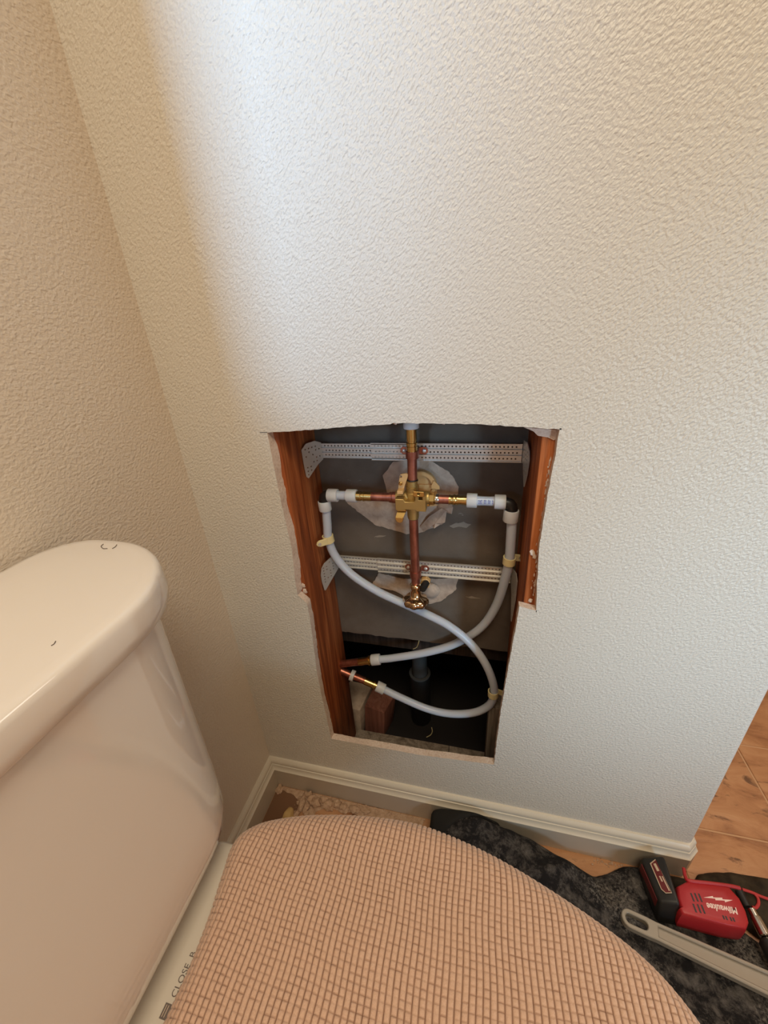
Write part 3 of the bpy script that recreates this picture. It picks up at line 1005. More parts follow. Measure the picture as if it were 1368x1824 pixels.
# ---- cream tube clamps
def tube_clamp(c, d, ear, label, turn=0.0):
    c, d, ear = Vector(c), Vector(d).normalized(), Vector(ear)
    ear = (ear - d * ear.dot(d)).normalized()
    side = d.cross(ear).normalized()
    o = thing('tube_clamp', c, label, 'clamp', 'cream plastic tube clamps')
    t = bmesh.new()
    ro, ri, h = 0.0105, 0.0083, 0.0068
    rings = []
    K = 28
    for i in range(K + 1):
        q = 2 * math.pi * i / K
        e = ear * math.cos(q) + side * math.sin(q)
        rings.append([t.verts.new(c + e * r + d * w) for r, w in ((ro, -h), (ro, h), (ri, h), (ri, -h))])
    for A, B in zip(rings, rings[1:]):
        for k in range(4):
            t.faces.new((A[k], A[(k + 1) % 4], B[(k + 1) % 4], B[k]))
    bmesh.ops.recalc_face_normals(t, faces=t.faces)
    obj('band', t, 'cream', o)
    o2 = [(0.004, -0.0065), (0.018, -0.0065), (0.0225, -0.004), (0.0245, 0.0), (0.0225, 0.004), (0.018, 0.0065), (0.004, 0.0065)]
    t = plate(o2, [circ(0.0185, 0.0, 0.0022, 10)], 0.003, lambda u, v, w: c + ear * u + d * v * math.cos(turn) + side * (-0.0105 + w) , 0.0005)
    obj('ear', t, 'cream', o, 30)
    obj('nail', lathe([(0, 0.0030), (0.0012, 0.0030), (0.0016, 0.0012), (0.012, 0.0012)], c + ear * 0.0185 + side * (-0.0118), side, 10), 'galv', o)
    return o


tube_clamp(PL[2] + Vector((0.0, 0, 0.001)), PL[3] - PL[1], (-0.75, -0.45, -0.5), 'cream clamp holding the left tube to the left stud below the left elbow')
tube_clamp(PR[2], PR[3] - PR[1], (0.9, 0.1, -0.6), 'cream clamp holding the right tube to the right stud beside the lower bracket')
tube_clamp(PL[11] + (PL[12] - PL[11]) * 0.6, PL[12] - PL[11], (0.9, -0.3, -0.35), 'cream clamp at the bottom right bend of the looping tube')

# ---- drain pipe and the scraps behind the bottom plate
dr = thing('drain_pipe', (0.331, 0.235, 0.0), 'black plastic drain pipe standing in the dark behind the crossing tubes', 'pipe')
obj('upper_pipe', cyl((0.331, 0.235, 0.175), (0.331, 0.235, 0.36), 0.0195), 'absring', dr)
obj('pipe_body', cyl((0.331, 0.235, 0.0), (0.331, 0.235, 0.176), 0.0270, 0.002, 32), 'abs', dr)
obj('coupling_rim', lathe([(0, 0.0272), (0.004, 0.0285), (0.006, 0.0280), (0.006, 0.0215), (0, 0.0212)], (0.331, 0.235, 0.172), (0, 0, 1), 32), 'absring', dr, label='pale rim of the drain coupling')
bb = [(0.181, 0.2, -0.0279), (0.2058, 0.2, 0.0998), (0.245, 0.2, 0.1256), (0.2801, 0.2, 0.0926), (0.2455, 0.2, -0.0279)]
o = obj('wood_offcut', hexa([(0.185, 0.165, 0.0), (0.240, 0.160, 0.0), (0.255, 0.215, 0.0), (0.195, 0.225, 0.0),
                             (0.192, 0.168, 0.100), (0.246, 0.163, 0.092), (0.268, 0.215, 0.110), (0.205, 0.225, 0.118)], 0.002), 'redwood',
        label='reddish brown wood offcut lying behind the bottom plate', cat='wood offcut')
o = obj('concrete_lump', hexa([(0.135, 0.150, 0.0), (0.180, 0.150, 0.0), (0.190, 0.225, 0.0), (0.130, 0.225, 0.0),
                               (0.135, 0.152, 0.104), (0.184, 0.152, 0.100), (0.200, 0.222, 0.118), (0.135, 0.222, 0.125)], 0.004), 'mortar',
        label='grey concrete lump beside the left stud behind the bottom plate', cat='concrete')
wr = [Vector(p) for p in [(0.3723, 0.15, 0.085), (0.3736, 0.15, 0.0704), (0.3689, 0.152, 0.0533), (0.3579, 0.156, 0.0358)]]
obj('wire_strand', tube(spline(wr, 6), 0.0011, 8), 'cream', label='pale bent wire strand sticking up behind the bottom plate', cat='wire')
wr = [Vector(p) for p in [(0.3503, 0.135, 0.3898), (0.3473, 0.136, 0.3738), (0.3427, 0.139, 0.3603), (0.3338, 0.145, 0.3479)]]
obj('wire_strand', tube(spline(wr, 6), 0.0009, 8), 'cream', label='pale wire strand hanging below the cement board', cat='wire')

# ================================================================== THE TOILET
TC = -0.445
toilet = thing('toilet', (0.20, TC, 0.0), 'white porcelain toilet with a smooth tank against the left wall', 'toilet')


def rrect(x0, x1, hw, rf, rb, bow=0.0, n=10):
    """plan outline of tank and lid: back edge straight at x0, front at x1, rounded corners; list of (x, y)"""
    o = []
    for (cx, cy, r, a0) in ((x1 - rf, hw - rf, rf, 0.0), (x0 + rb, hw - rb, rb, 90.0), (x0 + rb, -hw + rb, rb, 180.0), (x1 - rf, -hw + rf, rf, 270.0)):
        for i in range(n + 1):
            q = math.radians(a0 + 90.0 * i / n)
            o.append((cx + r * math.cos(q), TC + cy + r * math.sin(q)))
    # bowed front
    out = []
    for x, y in o:
        t = (x - x0) / (x1 - x0)
        out.append((x + bow * (1 - ((y - TC) / hw) ** 2) * max(0, t) ** 2, y))
    # sample the long sides so that the bow shows
    res = []
    for i, p in enumerate(out):
        q = out[(i + 1) % len(out)]
        L = math.hypot(q[0] - p[0], q[1] - p[1])
        k = 14 if (i + 1) % (n + 1) == 0 else 1      # only the four straight sides are subdivided
        for j in range(k):
            s = j / k
            x, y = p[0] + (q[0] - p[0]) * s, p[1] + (q[1] - p[1]) * s
            if k > 1 and p[0] > x0 + 0.5 * (x1 - x0) and q[0] > x0 + 0.5 * (x1 - x0):
                base = p[0] - bow * (1 - ((p[1] - TC) / hw) ** 2)
                x = base + bow * (1 - ((y - TC) / hw) ** 2)
            res.append((x, y))
    return res


def loft(rings, m, name, parent, cap=(True, True), **kw):
    bm = bmesh.new()
    R = [[bm.verts.new(p) for p in r] for r in rings]
    n = len(R[0])
    for A, B in zip(R, R[1:]):
        for i in range(n):
            j = (i + 1) % n
            bm.faces.new((A[i], A[j], B[j], B[i]))
    if cap[0]:
        bm.faces.new(list(reversed(R[0])))
    if cap[1]:
        bm.faces.new(R[-1])
    bmesh.ops.recalc_face_normals(bm, faces=bm.faces)
    return obj(name, bm, m, parent, 50, **kw)


def ins(loop, d, z):
    """shrink a plan loop towards its own middle by about d"""
    cx = sum(p[0] for p in loop) / len(loop)
    cy = sum(p[1] for p in loop) / len(loop)
    ex = max(abs(p[0] - cx) for p in loop)
    ey = max(abs(p[1] - cy) for p in loop)
    return [(cx + (p[0] - cx) * (1 - d / ex), cy + (p[1] - cy) * (1 - d / ey), z) for p in loop]


lid = rrect(0.008, 0.192, 0.229, 0.110, 0.050, 0.004)
loft([ins(lid, 0.012, 0.7840), ins(lid, 0.003, 0.7848), ins(lid, 0.0, 0.788), ins(lid, -0.001, 0.797), ins(lid, 0.0, 0.8125), ins(lid, 0.0010, 0.8162),
      ins(lid, 0.0032, 0.8188), ins(lid, 0.0064, 0.8201), ins(lid, 0.013, 0.8206), ins(lid, 0.05, 0.8212)], 'porcelain', 'tank_lid', toilet)
sq = [(0.0747, -0.2307, 0.8213), (0.0764, -0.2352, 0.8213), (0.0833, -0.2389, 0.8213), (0.0878, -0.2383, 0.8213)]
bm = tube(spline([Vector(p) for p in sq], 5), 0.00035, 6)
sq = [(0.0935, -0.2376, 0.8213), (0.0937, -0.2341, 0.8213), (0.0915, -0.2297, 0.8213)]
tube(spline([Vector(p) for p in sq], 5), 0.00035, 6, bm=bm)
sq = [(0.1679, -0.3651, 0.8213), (0.1684, -0.3633, 0.8213), (0.1668, -0.3607, 0.8213)]
tube(spline([Vector(p) for p in sq], 5), 0.0003, 6, bm=bm)
obj('stray_hair', bm, 'print', toilet, 0, label='tiny dark hairs on the tank lid', kind='stuff')
rings = []
for z, hw, x1, rf in ((0.4490, 0.120, 0.120, 0.05), (0.4510, 0.146, 0.146, 0.06), (0.457, 0.166, 0.165, 0.07), (0.466, 0.178, 0.177, 0.075), (0.478, 0.1850, 0.184, 0.078), (0.496, 0.1885, 0.1875, 0.08),
                      (0.545, 0.1895, 0.1885, 0.08), (0.60, 0.1910, 0.1880, 0.08), (0.66, 0.193, 0.1870, 0.08), (0.72, 0.1955, 0.1860, 0.08), (0.7865, 0.198, 0.185, 0.08)):
    rings.append([(x, y, z) for x, y in rrect(0.020, x1, hw, rf, 0.03, 0.004)])
loft(rings, 'porcelain', 'tank', toilet)
obj('flush_lever', box(0.186, 0.200, TC - 0.15, TC - 0.08, 0.735, 0.750, 0.004), 'chrome', toilet)


def egg(x0, x1, hw, z, n=56, p=2.0):
    o = []
    xm = x0 + (x1 - x0) * 0.45
    for i in range(n):
        q = 2 * math.pi * i / n
        c, s = math.cos(q), math.sin(q)
        a = (x1 - xm) if c > 0 else (xm - x0)
        o.append((xm + a * math.copysign(abs(c) ** (2 / p), c), TC + hw * math.copysign(abs(s) ** (2 / p), s), z))
    return o


loft([egg(0.10, 0.52, 0.105, 0.0), egg(0.10, 0.52, 0.105, 0.02), egg(0.12, 0.50, 0.085, 0.06), egg(0.12, 0.52, 0.095, 0.18), egg(0.10, 0.60, 0.135, 0.28), egg(0.14, 0.665, 0.155, 0.36),
      egg(0.19, 0.685, 0.165, 0.385), egg(0.19, 0.685, 0.164, 0.402)], 'porcelain', 'bowl', toilet)
loft([[(x, y, z) for x, y in rrect(0.045, 0.150, 0.110, 0.03, 0.03)] for z in (0.330, 0.425)] + [[(x, y, 0.4505) for x, y in rrect(0.045, 0.115, 0.085, 0.03, 0.03)]],
     'porcelain', 'tank_deck', toilet)
# plastic seat with its lid: the back of the lid shows between tank and cloth cover
seat_o = rrect(0.158, 0.34, 0.138, 0.03, 0.012)
seat = loft([ins(seat_o, 0.004, 0.418), ins(seat_o, 0, 0.421), ins(seat_o, 0.0, 0.436), ins(seat_o, 0.003, 0.4395), ins(seat_o, 0.008, 0.4400)], 'seat_plastic', 'seat_lid', toilet,
            label='pale plastic back edge of the seat lid with small grey print')
loft([egg(0.20, 0.675, 0.172, 0.404), egg(0.20, 0.675, 0.174, 0.418)], 'seat_plastic', 'seat', toilet)
obj('edge_rib', box(0.1650, 0.1690, TC - 0.115, TC + 0.113, 0.4385, 0.4418, 0.001), 'seat_plastic', seat)
tp = [(0.198, -0.4422, 0.4405), (0.1993, -0.4343, 0.4405), (0.1998, -0.4253, 0.4405), (0.1981, -0.4139, 0.4405), (0.1985, -0.4073, 0.4405), (0.1987, -0.4023, 0.4405)]
ctr = Vector(tp[0])
t = bmesh.new()
box(0.1945, 0.2025, ctr.y - 0.0065, ctr.y + 0.0035, 0.4398, 0.4404, bm=t)
tx = text_bm('CLOSE  B', 0.0085, lambda u, v, w: (0.1990 - v, ctr.y + 0.0235 + u * 0.92, 0.4401 + w), 0.0002, bold=0.0)
join(t, tx)
obj('grey_lettering', t, 'print', seat, 0)
t = box(0.1962, 0.1967, ctr.y - 0.0052, ctr.y + 0.0024, 0.4402, 0.4406)
box(0.1985, 0.1990, ctr.y - 0.0052, ctr.y + 0.0024, 0.4402, 0.4406, bm=t)
obj('logo_lines', t, 'cream_print', seat, 0)

# ---- waffle cloth cover over the lid, draped over its outline
hwx = [(0.1985, 0.0), (0.1975, 0.040), (0.192, 0.080), (0.184, 0.118), (0.1825, 0.136), (0.188, 0.151), (0.204, 0.165), (0.222, 0.174), (0.25, 0.184), (0.28, 0.192), (0.334, 0.202), (0.40, 0.2075), (0.45, 0.203), (0.50, 0.193), (0.547, 0.179), (0.603, 0.158),
       (0.645, 0.137), (0.672, 0.113), (0.689, 0.085), (0.698, 0.05), (0.702, 0.0)]
top = spline([Vector((x, TC + h, 0)) for x, h in hwx], 6)
oln = [(p.x, p.y) for p in top]
oln = oln + [(x, 2 * TC - y) for x, y in reversed(oln[1:-1])]
OL = np.array(oln)
r_b = 0.026
stp = 0.00070
gx = np.arange(0.178 - 0.05, 0.702 + 0.052, stp)
gy = np.arange(TC - 0.212 - 0.05, TC + 0.212 + 0.052, stp)
GX, GY = np.meshgrid(gx, gy, indexing='ij')
P = np.stack([GX.ravel(), GY.ravel()], 1)
A_, B_ = OL, np.roll(OL, -1, 0)
best = np.full(len(P), 1e9)
near = np.zeros_like(P)
nor = np.zeros_like(P)
cross = np.zeros(len(P), bool)
cen = OL.mean(0)
for a, b in zip(A_, B_):
    ab = b - a
    L2 = ab @ ab
    if L2 < 1e-12:
        continue
    t = np.clip(((P - a) @ ab) / L2, 0, 1)
    q = a + t[:, None] * ab
    dd = ((P - q) ** 2).sum(1)
    mk = dd < best
    best[mk] = dd[mk]
    near[mk] = q[mk]
    if (a[1] > 1e9):
        pass
    c1 = (a[1] > P[:, 1]) != (b[1] > P[:, 1])
    with np.errstate(divide='ignore', invalid='ignore'):
        xi = a[0] + (P[:, 1] - a[1]) * ab[0] / ab[1] if abs(ab[1]) > 1e-12 else np.full(len(P), -1e9)
    cross ^= c1 & (P[:, 0] < xi)
dist = np.sqrt(best)
sd = np.where(cross, -dist, dist)
dirn = (P - near) / np.maximum(dist, 1e-9)[:, None] * np.where(cross, -1, 1)[:, None]
tt = sd + r_b
ang = np.clip(tt / r_b, 0, math.pi / 2)
offs = np.where(tt < 0, sd, -r_b + r_b * np.sin(ang))
drop = np.where(tt < 0, 0, r_b * (1 - np.cos(ang)) + np.maximum(0, tt - r_b * math.pi / 2))
XY = near + dirn * offs[:, None]
dome = 0.010 * np.clip(-sd / 0.12, 0, 1) ** 0.8
# waffle cells: period varies slowly, lines wander
wx = P[:, 0] + 0.0014 * np.sin(P[:, 1] * 19 + 1.0) + 0.0005 * np.sin(P[:, 1] * 83 + P[:, 0] * 20)
wy = P[:, 1] + 0.0014 * np.sin(P[:, 0] * 17 + 0.4) + 0.0005 * np.sin(P[:, 0] * 71 + P[:, 1] * 14)
wy = wy - 0.10 * (P[:, 0] - 0.45) ** 2
px_, py_ = 0.0062, 0.0056
fu = np.abs((wx / px_) % 1.0 - 0.5) * px_
fv_ = np.abs((wy / py_) % 1.0 - 0.5) * py_
fu = px_ / 2 - fu
fv_ = py_ / 2 - fv_
rng = np.random.default_rng(3)
tab_ = rng.uniform(0.05, 1.0, (200, 200))
iu = np.floor(wx / px_).astype(int) % 200
iv = np.floor(wy / py_ + 0.5).astype(int) % 200
am = tab_[iu, iv]
gu = np.exp(-(fu / 0.00058) ** 2)
gv = np.exp(-(fv_ / 0.00050) ** 2) * am * 0.85
pil = 0.0009 * (np.clip(fu / (px_ / 2), 0, 1) ** 0.5 + np.clip(fv_ / (py_ / 2), 0, 1) ** 0.5 * 0.7)
dep = -0.0014 * np.maximum(gu, gv) + pil * 0.8
inside = drop < 0.5 * r_b
nz = np.cos(ang)
zz = 0.4525 + dome - drop + dep * nz
XY = XY + dirn * (dep * np.sin(ang) * (tt > 0))[:, None]
# soft large folds
zz += 0.0015 * np.sin(P[:, 0] * 18 + P[:, 1] * 9) * np.clip(-sd / 0.05, 0, 1)
keep = tt < r_b * math.pi / 2 + 0.006
idx = -np.ones(len(P), int)
ks = np.where(keep)[0]
idx[ks] = np.arange(len(ks))
verts = np.stack([XY[ks, 0], XY[ks, 1], zz[ks]], 1)
I = idx.reshape(GX.shape)
quads = np.stack([I[:-1, :-1], I[1:, :-1], I[1:, 1:], I[:-1, 1:]], -1).reshape(-1, 4)
quads = quads[(quads >= 0).all(1)]
me = bpy.data.meshes.new('toilet_lid_cover')
me.vertices.add(len(verts))
me.vertices.foreach_set('co', verts.astype(np.float32).ravel())
me.loops.add(len(quads) * 4)
me.loops.foreach_set('vertex_index', quads.astype(np.int32).ravel())
me.polygons.add(len(quads))
me.polygons.foreach_set('loop_start', np.arange(0, len(quads) * 4, 4, dtype=np.int32))
me.update(calc_edges=True)
att = me.attributes.new('groove_shade', 'FLOAT', 'POINT')
att.data.foreach_set('value', (np.maximum(gu, gv * 0.9) * 0.95)[ks].astype(np.float32))  # mask for the shade painted into the waffle grooves
me.shade_smooth()
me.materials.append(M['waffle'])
cover = bpy.data.objects.new('toilet_lid_cover', me)
COL.objects.link(cover)
finish(cover, 'beige waffle fabric cover stretched over the toilet lid', 'lid cover')


# ================================================================== ON THE FLOOR
def in_poly(x, y, poly):
    c = False
    for i in range(len(poly)):
        (x1, y1), (x2, y2) = poly[i], poly[i - 1]
        if (y1 > y) != (y2 > y) and x < (x2 - x1) * (y - y1) / (y2 - y1) + x1:
            c = not c
    return c


def edge_dist(x, y, poly, want=False):
    m_, pt = 9, None
    for i in range(len(poly)):
        (x1, y1), (x2, y2) = poly[i], poly[i - 1]
        dx, dy = x2 - x1, y2 - y1
        t = max(0, min(1, ((x - x1) * dx + (y - y1) * dy) / (dx * dx + dy * dy)))
        e = math.hypot(x - x1 - dx * t, y - y1 - dy * t)
        if e < m_:
            m_, pt = e, (x1 + dx * t, y1 + dy * t)
    return (m_, pt) if want else m_


def heap(name, poly, hfun, edge, step, m, label, cat, folds):
    """cloth lying on the floor: height field over a plan outline, closed underneath"""
    xs = [p[0] for p in poly]
    ys = [p[1] for p in poly]
    nx, ny = int((max(xs) - min(xs)) / step) + 2, int((max(ys) - min(ys)) / step) + 2
    bm = bmesh.new()
    g = {}
    for i in range(nx):
        for j in range(ny):
            x, y = min(xs) + i * step, min(ys) + j * step
            d, pt = edge_dist(x, y, poly, True)
            if not in_poly(x, y, poly):
                if d > step * 1.45:
                    continue
                d = 0
                x, y = pt
            e = min(1.0, d / edge)
            k = math.sqrt(max(0.0, 1 - (1 - e) ** 2))
            h = hfun(x, y)
            v3 = Vector((x * 14, y * 14, 0.3))
            f = noise.noise(v3 + Vector((noise.noise(v3 * 0.7), noise.noise(v3 * 0.7 + Vector((5, 5, 5))), 0)) * 1.5)
            f2 = abs(noise.noise(Vector((x * 34 + y * 20, y * 30 - x * 8, 2.2))))
            z = 0.0015 + k * (h * (1 + folds * f) + 0.004 - folds * 0.016 * (0.25 - f2))
            g[i, j] = bm.verts.new((x, y, max(0.0015, z)))
    for (i, j), v in list(g.items()):
        q = [g.get((i, j)), g.get((i + 1, j)), g.get((i + 1, j + 1)), g.get((i, j + 1))]
        if all(q):
            bm.faces.new(q)
    bmesh.ops.smooth_vert(bm, verts=bm.verts, factor=0.4, use_axis_x=False, use_axis_y=False, use_axis_z=True)
    return obj(name, bm, m, None, 60, label=label, cat=cat)


def G_(x, y, cx, cy, sx, sy, rot=0.0):
    dx, dy = x - cx, y - cy
    c, s = math.cos(rot), math.sin(rot)
    u, v = (dx * c + dy * s) / sx, (-dx * s + dy * c) / sy
    return math.exp(-(u * u + v * v))


cloth_poly = [(0.392, -0.022), (0.42, -0.0175), (0.56, -0.0175), (0.60, -0.021), (0.64, -0.030), (0.68, -0.042), (0.715, -0.052), (0.742, -0.041), (0.775, -0.022), (0.805, -0.018),
              (0.845, -0.018), (0.852, -0.054), (0.93, -0.066), (1.00, -0.105), (1.20, -0.12), (1.22, -0.33), (0.95, -0.38), (0.78, -0.36), (0.66, -0.29), (0.52, -0.24), (0.43, -0.20), (0.39, -0.12)]
work = heap('work_cloth', cloth_poly,
     lambda x, y: 0.066 * G_(x, y, 0.475, -0.040, 0.125, 0.065) + 0.046 * G_(x, y, 0.62, -0.085, 0.09, 0.05, -0.35) + 0.012 * G_(x, y, 0.80, -0.03, 0.03, 0.02)
     + 0.011 + 0.016 * G_(x, y, 0.85, -0.24, 0.1, 0.05, -0.3), 0.018, 0.0042, 'cloth',
     'crumpled black work cloth covered in white dust, lying along the baseboard', 'cloth', 0.30)
cuff_poly = [(0.3905, -0.0225), (0.42, -0.0172), (0.555, -0.0172), (0.530, -0.030), (0.490, -0.036), (0.455, -0.050), (0.428, -0.070), (0.405, -0.085), (0.390, -0.080)]
cuff = heap('folded_cuff', cuff_poly, lambda x, y: 0.074 * G_(x, y, 0.470, -0.030, 0.14, 0.075) + 0.010, 0.008, 0.0042, 'cuff', None, None, 0.12)
cuff.parent = work
cuff['label'] = 'plain black folded edge of the cloth against the baseboard'
olive_poly = [(0.850, -0.0185), (0.902, -0.0185), (0.912, -0.006), (0.935, 0.002), (0.97, 0.009), (1.04, 0.011), (1.15, 0.004), (1.2, -0.04), (1.2, -0.115), (1.005, -0.100), (0.935, -0.060), (0.856, -0.050)]
heap('tool_bag', olive_poly, lambda x, y: 0.016 + 0.012 * G_(x, y, 1.03, -0.02, 0.08, 0.05), 0.016, 0.0042, 'olive',
     'dark olive fabric bag lying flat past the end of the wall', 'bag', 0.25)

# ---- red cordless tool lying on its side
tool = thing('cordless_tool', (0.885, -0.08, 0.018), 'red cordless power tool with black battery lying on its side on the cloth', 'power tool')
topo = [(0.8395, -0.0660), (0.8590, -0.0545), (0.900, -0.0500), (0.929, -0.0480), (0.9385, -0.0625), (0.9400, -0.080), (0.9375, -0.0940), (0.929, -0.1045), (0.9024, -0.1068),
        (0.8700, -0.1065), (0.8333, -0.1060), (0.8318, -0.0985), (0.8350, -0.0965), (0.8345, -0.0840)]
bm = bmesh.new()
R = []
cx = sum(p[0] for p in topo) / len(topo)
cy = sum(p[1] for p in topo) / len(topo)
for z, s in ((0.024, 0.90), (0.030, 0.97), (0.040, 1.0), (0.060, 1.0), (0.069, 0.985), (0.0735, 0.955), (0.0750, 0.90), (0.0752, 0.6)):
    R.append([(cx + (x - cx) * s, cy + (y - cy) * s, z) for x, y in topo])
loft(R, 'red', 'tool_body', tool)
V6 = [(0.8589, -0.0739, 0.0755), (0.8654, -0.0725, 0.0755), (0.8716, -0.0719, 0.0755), (0.8565, -0.089, 0.0755), (0.8635, -0.0882, 0.0755), (0.8696, -0.0877, 0.0755)]
for (x, y, z) in V6:
    d = Vector((-0.0012, -0.0058))
    w = Vector((0.0012, 0.0))
    obj('vent_slot', plate([(x - w.x, y + 0.001), (x + w.x, y + 0.001), (x + w.x + 0.0006, y - 0.0105), (x - w.x + 0.0006, y - 0.0105)], [], 0.0012, lambda u, v, q: (u, v, 0.0745 + q)), 'rubber', tool, 0)
V4 = [(0.8979, -0.097, 0.0755), (0.902, -0.0969, 0.0755), (0.9085, -0.0969, 0.0755), (0.9126, -0.0967, 0.0755)]
for (x, y, z) in V4:
    obj('vent_slot', plate([(x - 0.0011, y + 0.0025), (x + 0.0011, y + 0.0025), (x + 0.0013, y - 0.0025), (x - 0.0009, y - 0.0025)], [], 0.0012, lambda u, v, q: (u, v, 0.0745 + q)), 'rubber', tool, 0)
a = math.radians(180 + 4)
cx, cy = 0.9015, -0.0845
ca, sa = math.cos(a), math.sin(a)
tx = text_bm('Milwaukee', 0.0128, lambda u, v, w: (cx + u * ca - v * sa, cy + u * sa + v * ca, 0.0754 + w), 0.0003, shear=0.25, xs=0.84, bold=0.00035)
bolt = [(0.0265, 0.0016), (0.009, 0.0048), (0.0095, 0.0020), (-0.005, 0.0052), (-0.0035, 0.0026), (-0.0250, 0.0064), (-0.006, 0.0022 - 0.0006), (-0.008, 0.0042 - 0.0003), (0.007, 0.0004), (0.0055, 0.0030)]
bolt = [(0.0240, 0.0060), (0.0060, 0.0012), (0.0068, 0.0030), (-0.0060, -0.0006), (-0.0060, 0.0018), (-0.0230, -0.0050), (-0.0075, -0.0020), (-0.0075, -0.0044), (0.0060, 0.0000), (0.0050, -0.0022)]
bolt = [(-0.0225, 0.0034), (-0.0045, 0.0010), (-0.0045, 0.0032), (0.0100, 0.0006), (0.0098, 0.0030), (0.0235, -0.0030), (0.0075, -0.0006), (0.0078, -0.0028), (-0.0065, 0.0000), (-0.0068, -0.0020)]
plate(bolt, [], 0.0006, lambda u, v, w: (cx - 0.0015 + u, cy + 0.0128 - v * 1.0 - 0.12 * u * 0, 0.0751 + w), bm=tx)
obj('white_lettering', tx, 'white', tool, 0, label='white script lettering and lightning bolt')
# raised red guard rail at the back edge
rail = [Vector(p) for p in [(0.8636, -0.0337, 0.07), (0.8607, -0.0479, 0.072), (0.8642, -0.0537, 0.074), (0.8953, -0.0504, 0.074), (0.9303, -0.0462, 0.072), (0.9467, -0.0451, 0.07)]]
obj('body_rim', tube(spline(rail, 5), 0.0030, 10), 'red', tool)
# steel nose and black collar
hd = [Vector(p) for p in [(0.9621, -0.0559, 0.045), (0.964, -0.0743, 0.045), (0.9673, -0.0986, 0.045), (0.9711, -0.1199, 0.045)]]
dv = (hd[2] - hd[0]).normalized()
obj('nose_collar', lathe([(-0.018, 0.0070), (0.0, 0.0064), (0.004, 0.0060)], hd[0] - dv * 0.004 - Vector((0, 0, 0.008)), dv), 'black', tool)
obj('steel_nose', lathe([(0, 0.0066), (0.010, 0.0066), (0.011, 0.0085), (0.020, 0.0090), (0.034, 0.0095), (0.036, 0.0080)], hd[0] + dv * 0.006, dv), 'chrome', tool)
obj('black_chuck', lathe([(0, 0.010), (0.004, 0.015), (0.035, 0.016), (0.04, 0.013)], hd[0] + dv * 0.044, dv), 'black', tool)
# battery
bat = obj('battery', hexa([(0.7960, -0.0300, 0.022), (0.8060, -0.1060, 0.022), (0.8440, -0.1030, 0.022), (0.8440, -0.0300, 0.022),
                           (0.7960, -0.0260, 0.062), (0.8040, -0.0950, 0.070), (0.8330, -0.0960, 0.082), (0.8300, -0.0270, 0.086)], 0.005, 3), 'black', tool)
pn = [(0.8080, -0.0335), (0.8180, -0.0290), (0.8320, -0.0755), (0.8250, -0.0775), (0.8190, -0.0735)]
q4 = [(0.8064, -0.038, 0.082), (0.816, -0.032, 0.085), (0.8252, -0.0824, 0.085), (0.816, -0.0832, 0.082), (0.8111, -0.0776, 0.081)]
o2 = [(p[0], p[1]) for p in q4]


def on_top(u, v, w):
    # plane through the top of the battery
    t = (u - 0.796) / 0.036
    s = (-0.027 - v) / 0.069
    zz = (0.062 + (0.086 - 0.062) * t) * (1 - s) + (0.070 + (0.082 - 0.070) * t) * s
    return (u, v, zz + 0.0006 + w)


cxx = sum(p[0] for p in o2) / 5
cyy = sum(p[1] for p in o2) / 5
obj('label_border', plate(o2, [], 0.0006, on_top), 'cream_print', bat, 0)
in2 = [(cxx + (x - cxx) * 0.86 + 0.0004, cyy + (y - cyy) * 0.95) for x, y in o2]
obj('label_panel', plate(in2, [], 0.0011, on_top), 'dark_red', bat, 0)
A = Vector(in2[1]) * 0.5 + Vector(in2[0]) * 0.5
B = Vector(in2[2]) * 0.55 + Vector(in2[3]) * 0.45
ax = (B - A)
sd_ = Vector((-ax.y, ax.x)).normalized()


def strip_(s0, s1, off_, w):
    return [tuple(A + ax * s0 + sd_ * (off_ - w)), tuple(A + ax * s1 + sd_ * (off_ - w)), tuple(A + ax * s1 + sd_ * (off_ + w)), tuple(A + ax * s0 + sd_ * (off_ + w))]


t = plate(strip_(0.06, 0.32, 0.0, 0.0018), [], 0.0016, on_top)
plate(strip_(0.50, 0.96, 0.0018, 0.0008), [], 0.0016, on_top, bm=t)
plate(strip_(0.48, 0.66, -0.0018, 0.0010), [], 0.0016, on_top, bm=t)
obj('label_print', t, 'cream_print', bat, 0)
t = hexa([(0.7972, -0.036, 0.030), (0.8045, -0.092, 0.032), (0.8052, -0.092, 0.032), (0.7980, -0.036, 0.030),
          (0.7950, -0.036, 0.058), (0.8026, -0.090, 0.064), (0.8040, -0.090, 0.064), (0.7964, -0.036, 0.058)])
obj('side_label', t, 'dark_red', bat, 0)

# ---- red cord on the bag
cd = [Vector(p) for p in [(0.9669, -0.0291, 0.036), (0.9817, -0.0308, 0.036), (0.994, -0.0338, 0.036), (1.0094, -0.0353, 0.036), (1.0328, -0.0319, 0.034)]]
cd2 = [Vector(p) for p in [(0.9847, -0.0318, 0.036), (0.988, -0.0368, 0.034), (0.9857, -0.0444, 0.032), (0.9785, -0.0511, 0.031), (0.9732, -0.0514, 0.031)]]
t = tube(spline(cd, 5), 0.0024, 10)
tube(spline(cd2, 5), 0.0024, 10, bm=t)
obj('red_cord', t, 'red_cord', label='red cord with a hooked loop lying on the dark bag', cat='cord')

# ---- grey wrench handle
w0 = Vector((0.7430, -0.1155))
w1 = Vector((0.9420, -0.1550))
dw = (w1 - w0).normalized()
nw = Vector((-dw.y, dw.x))


def WR(u, v, w):
    p = w0 + dw * u + nw * v
    return (p.x, p.y, 0.0325 + w + 0.012 * min(1.0, u / 0.4) * 0)


def hwid(u):
    return 0.0125 + (u - 0.045) * 0.024


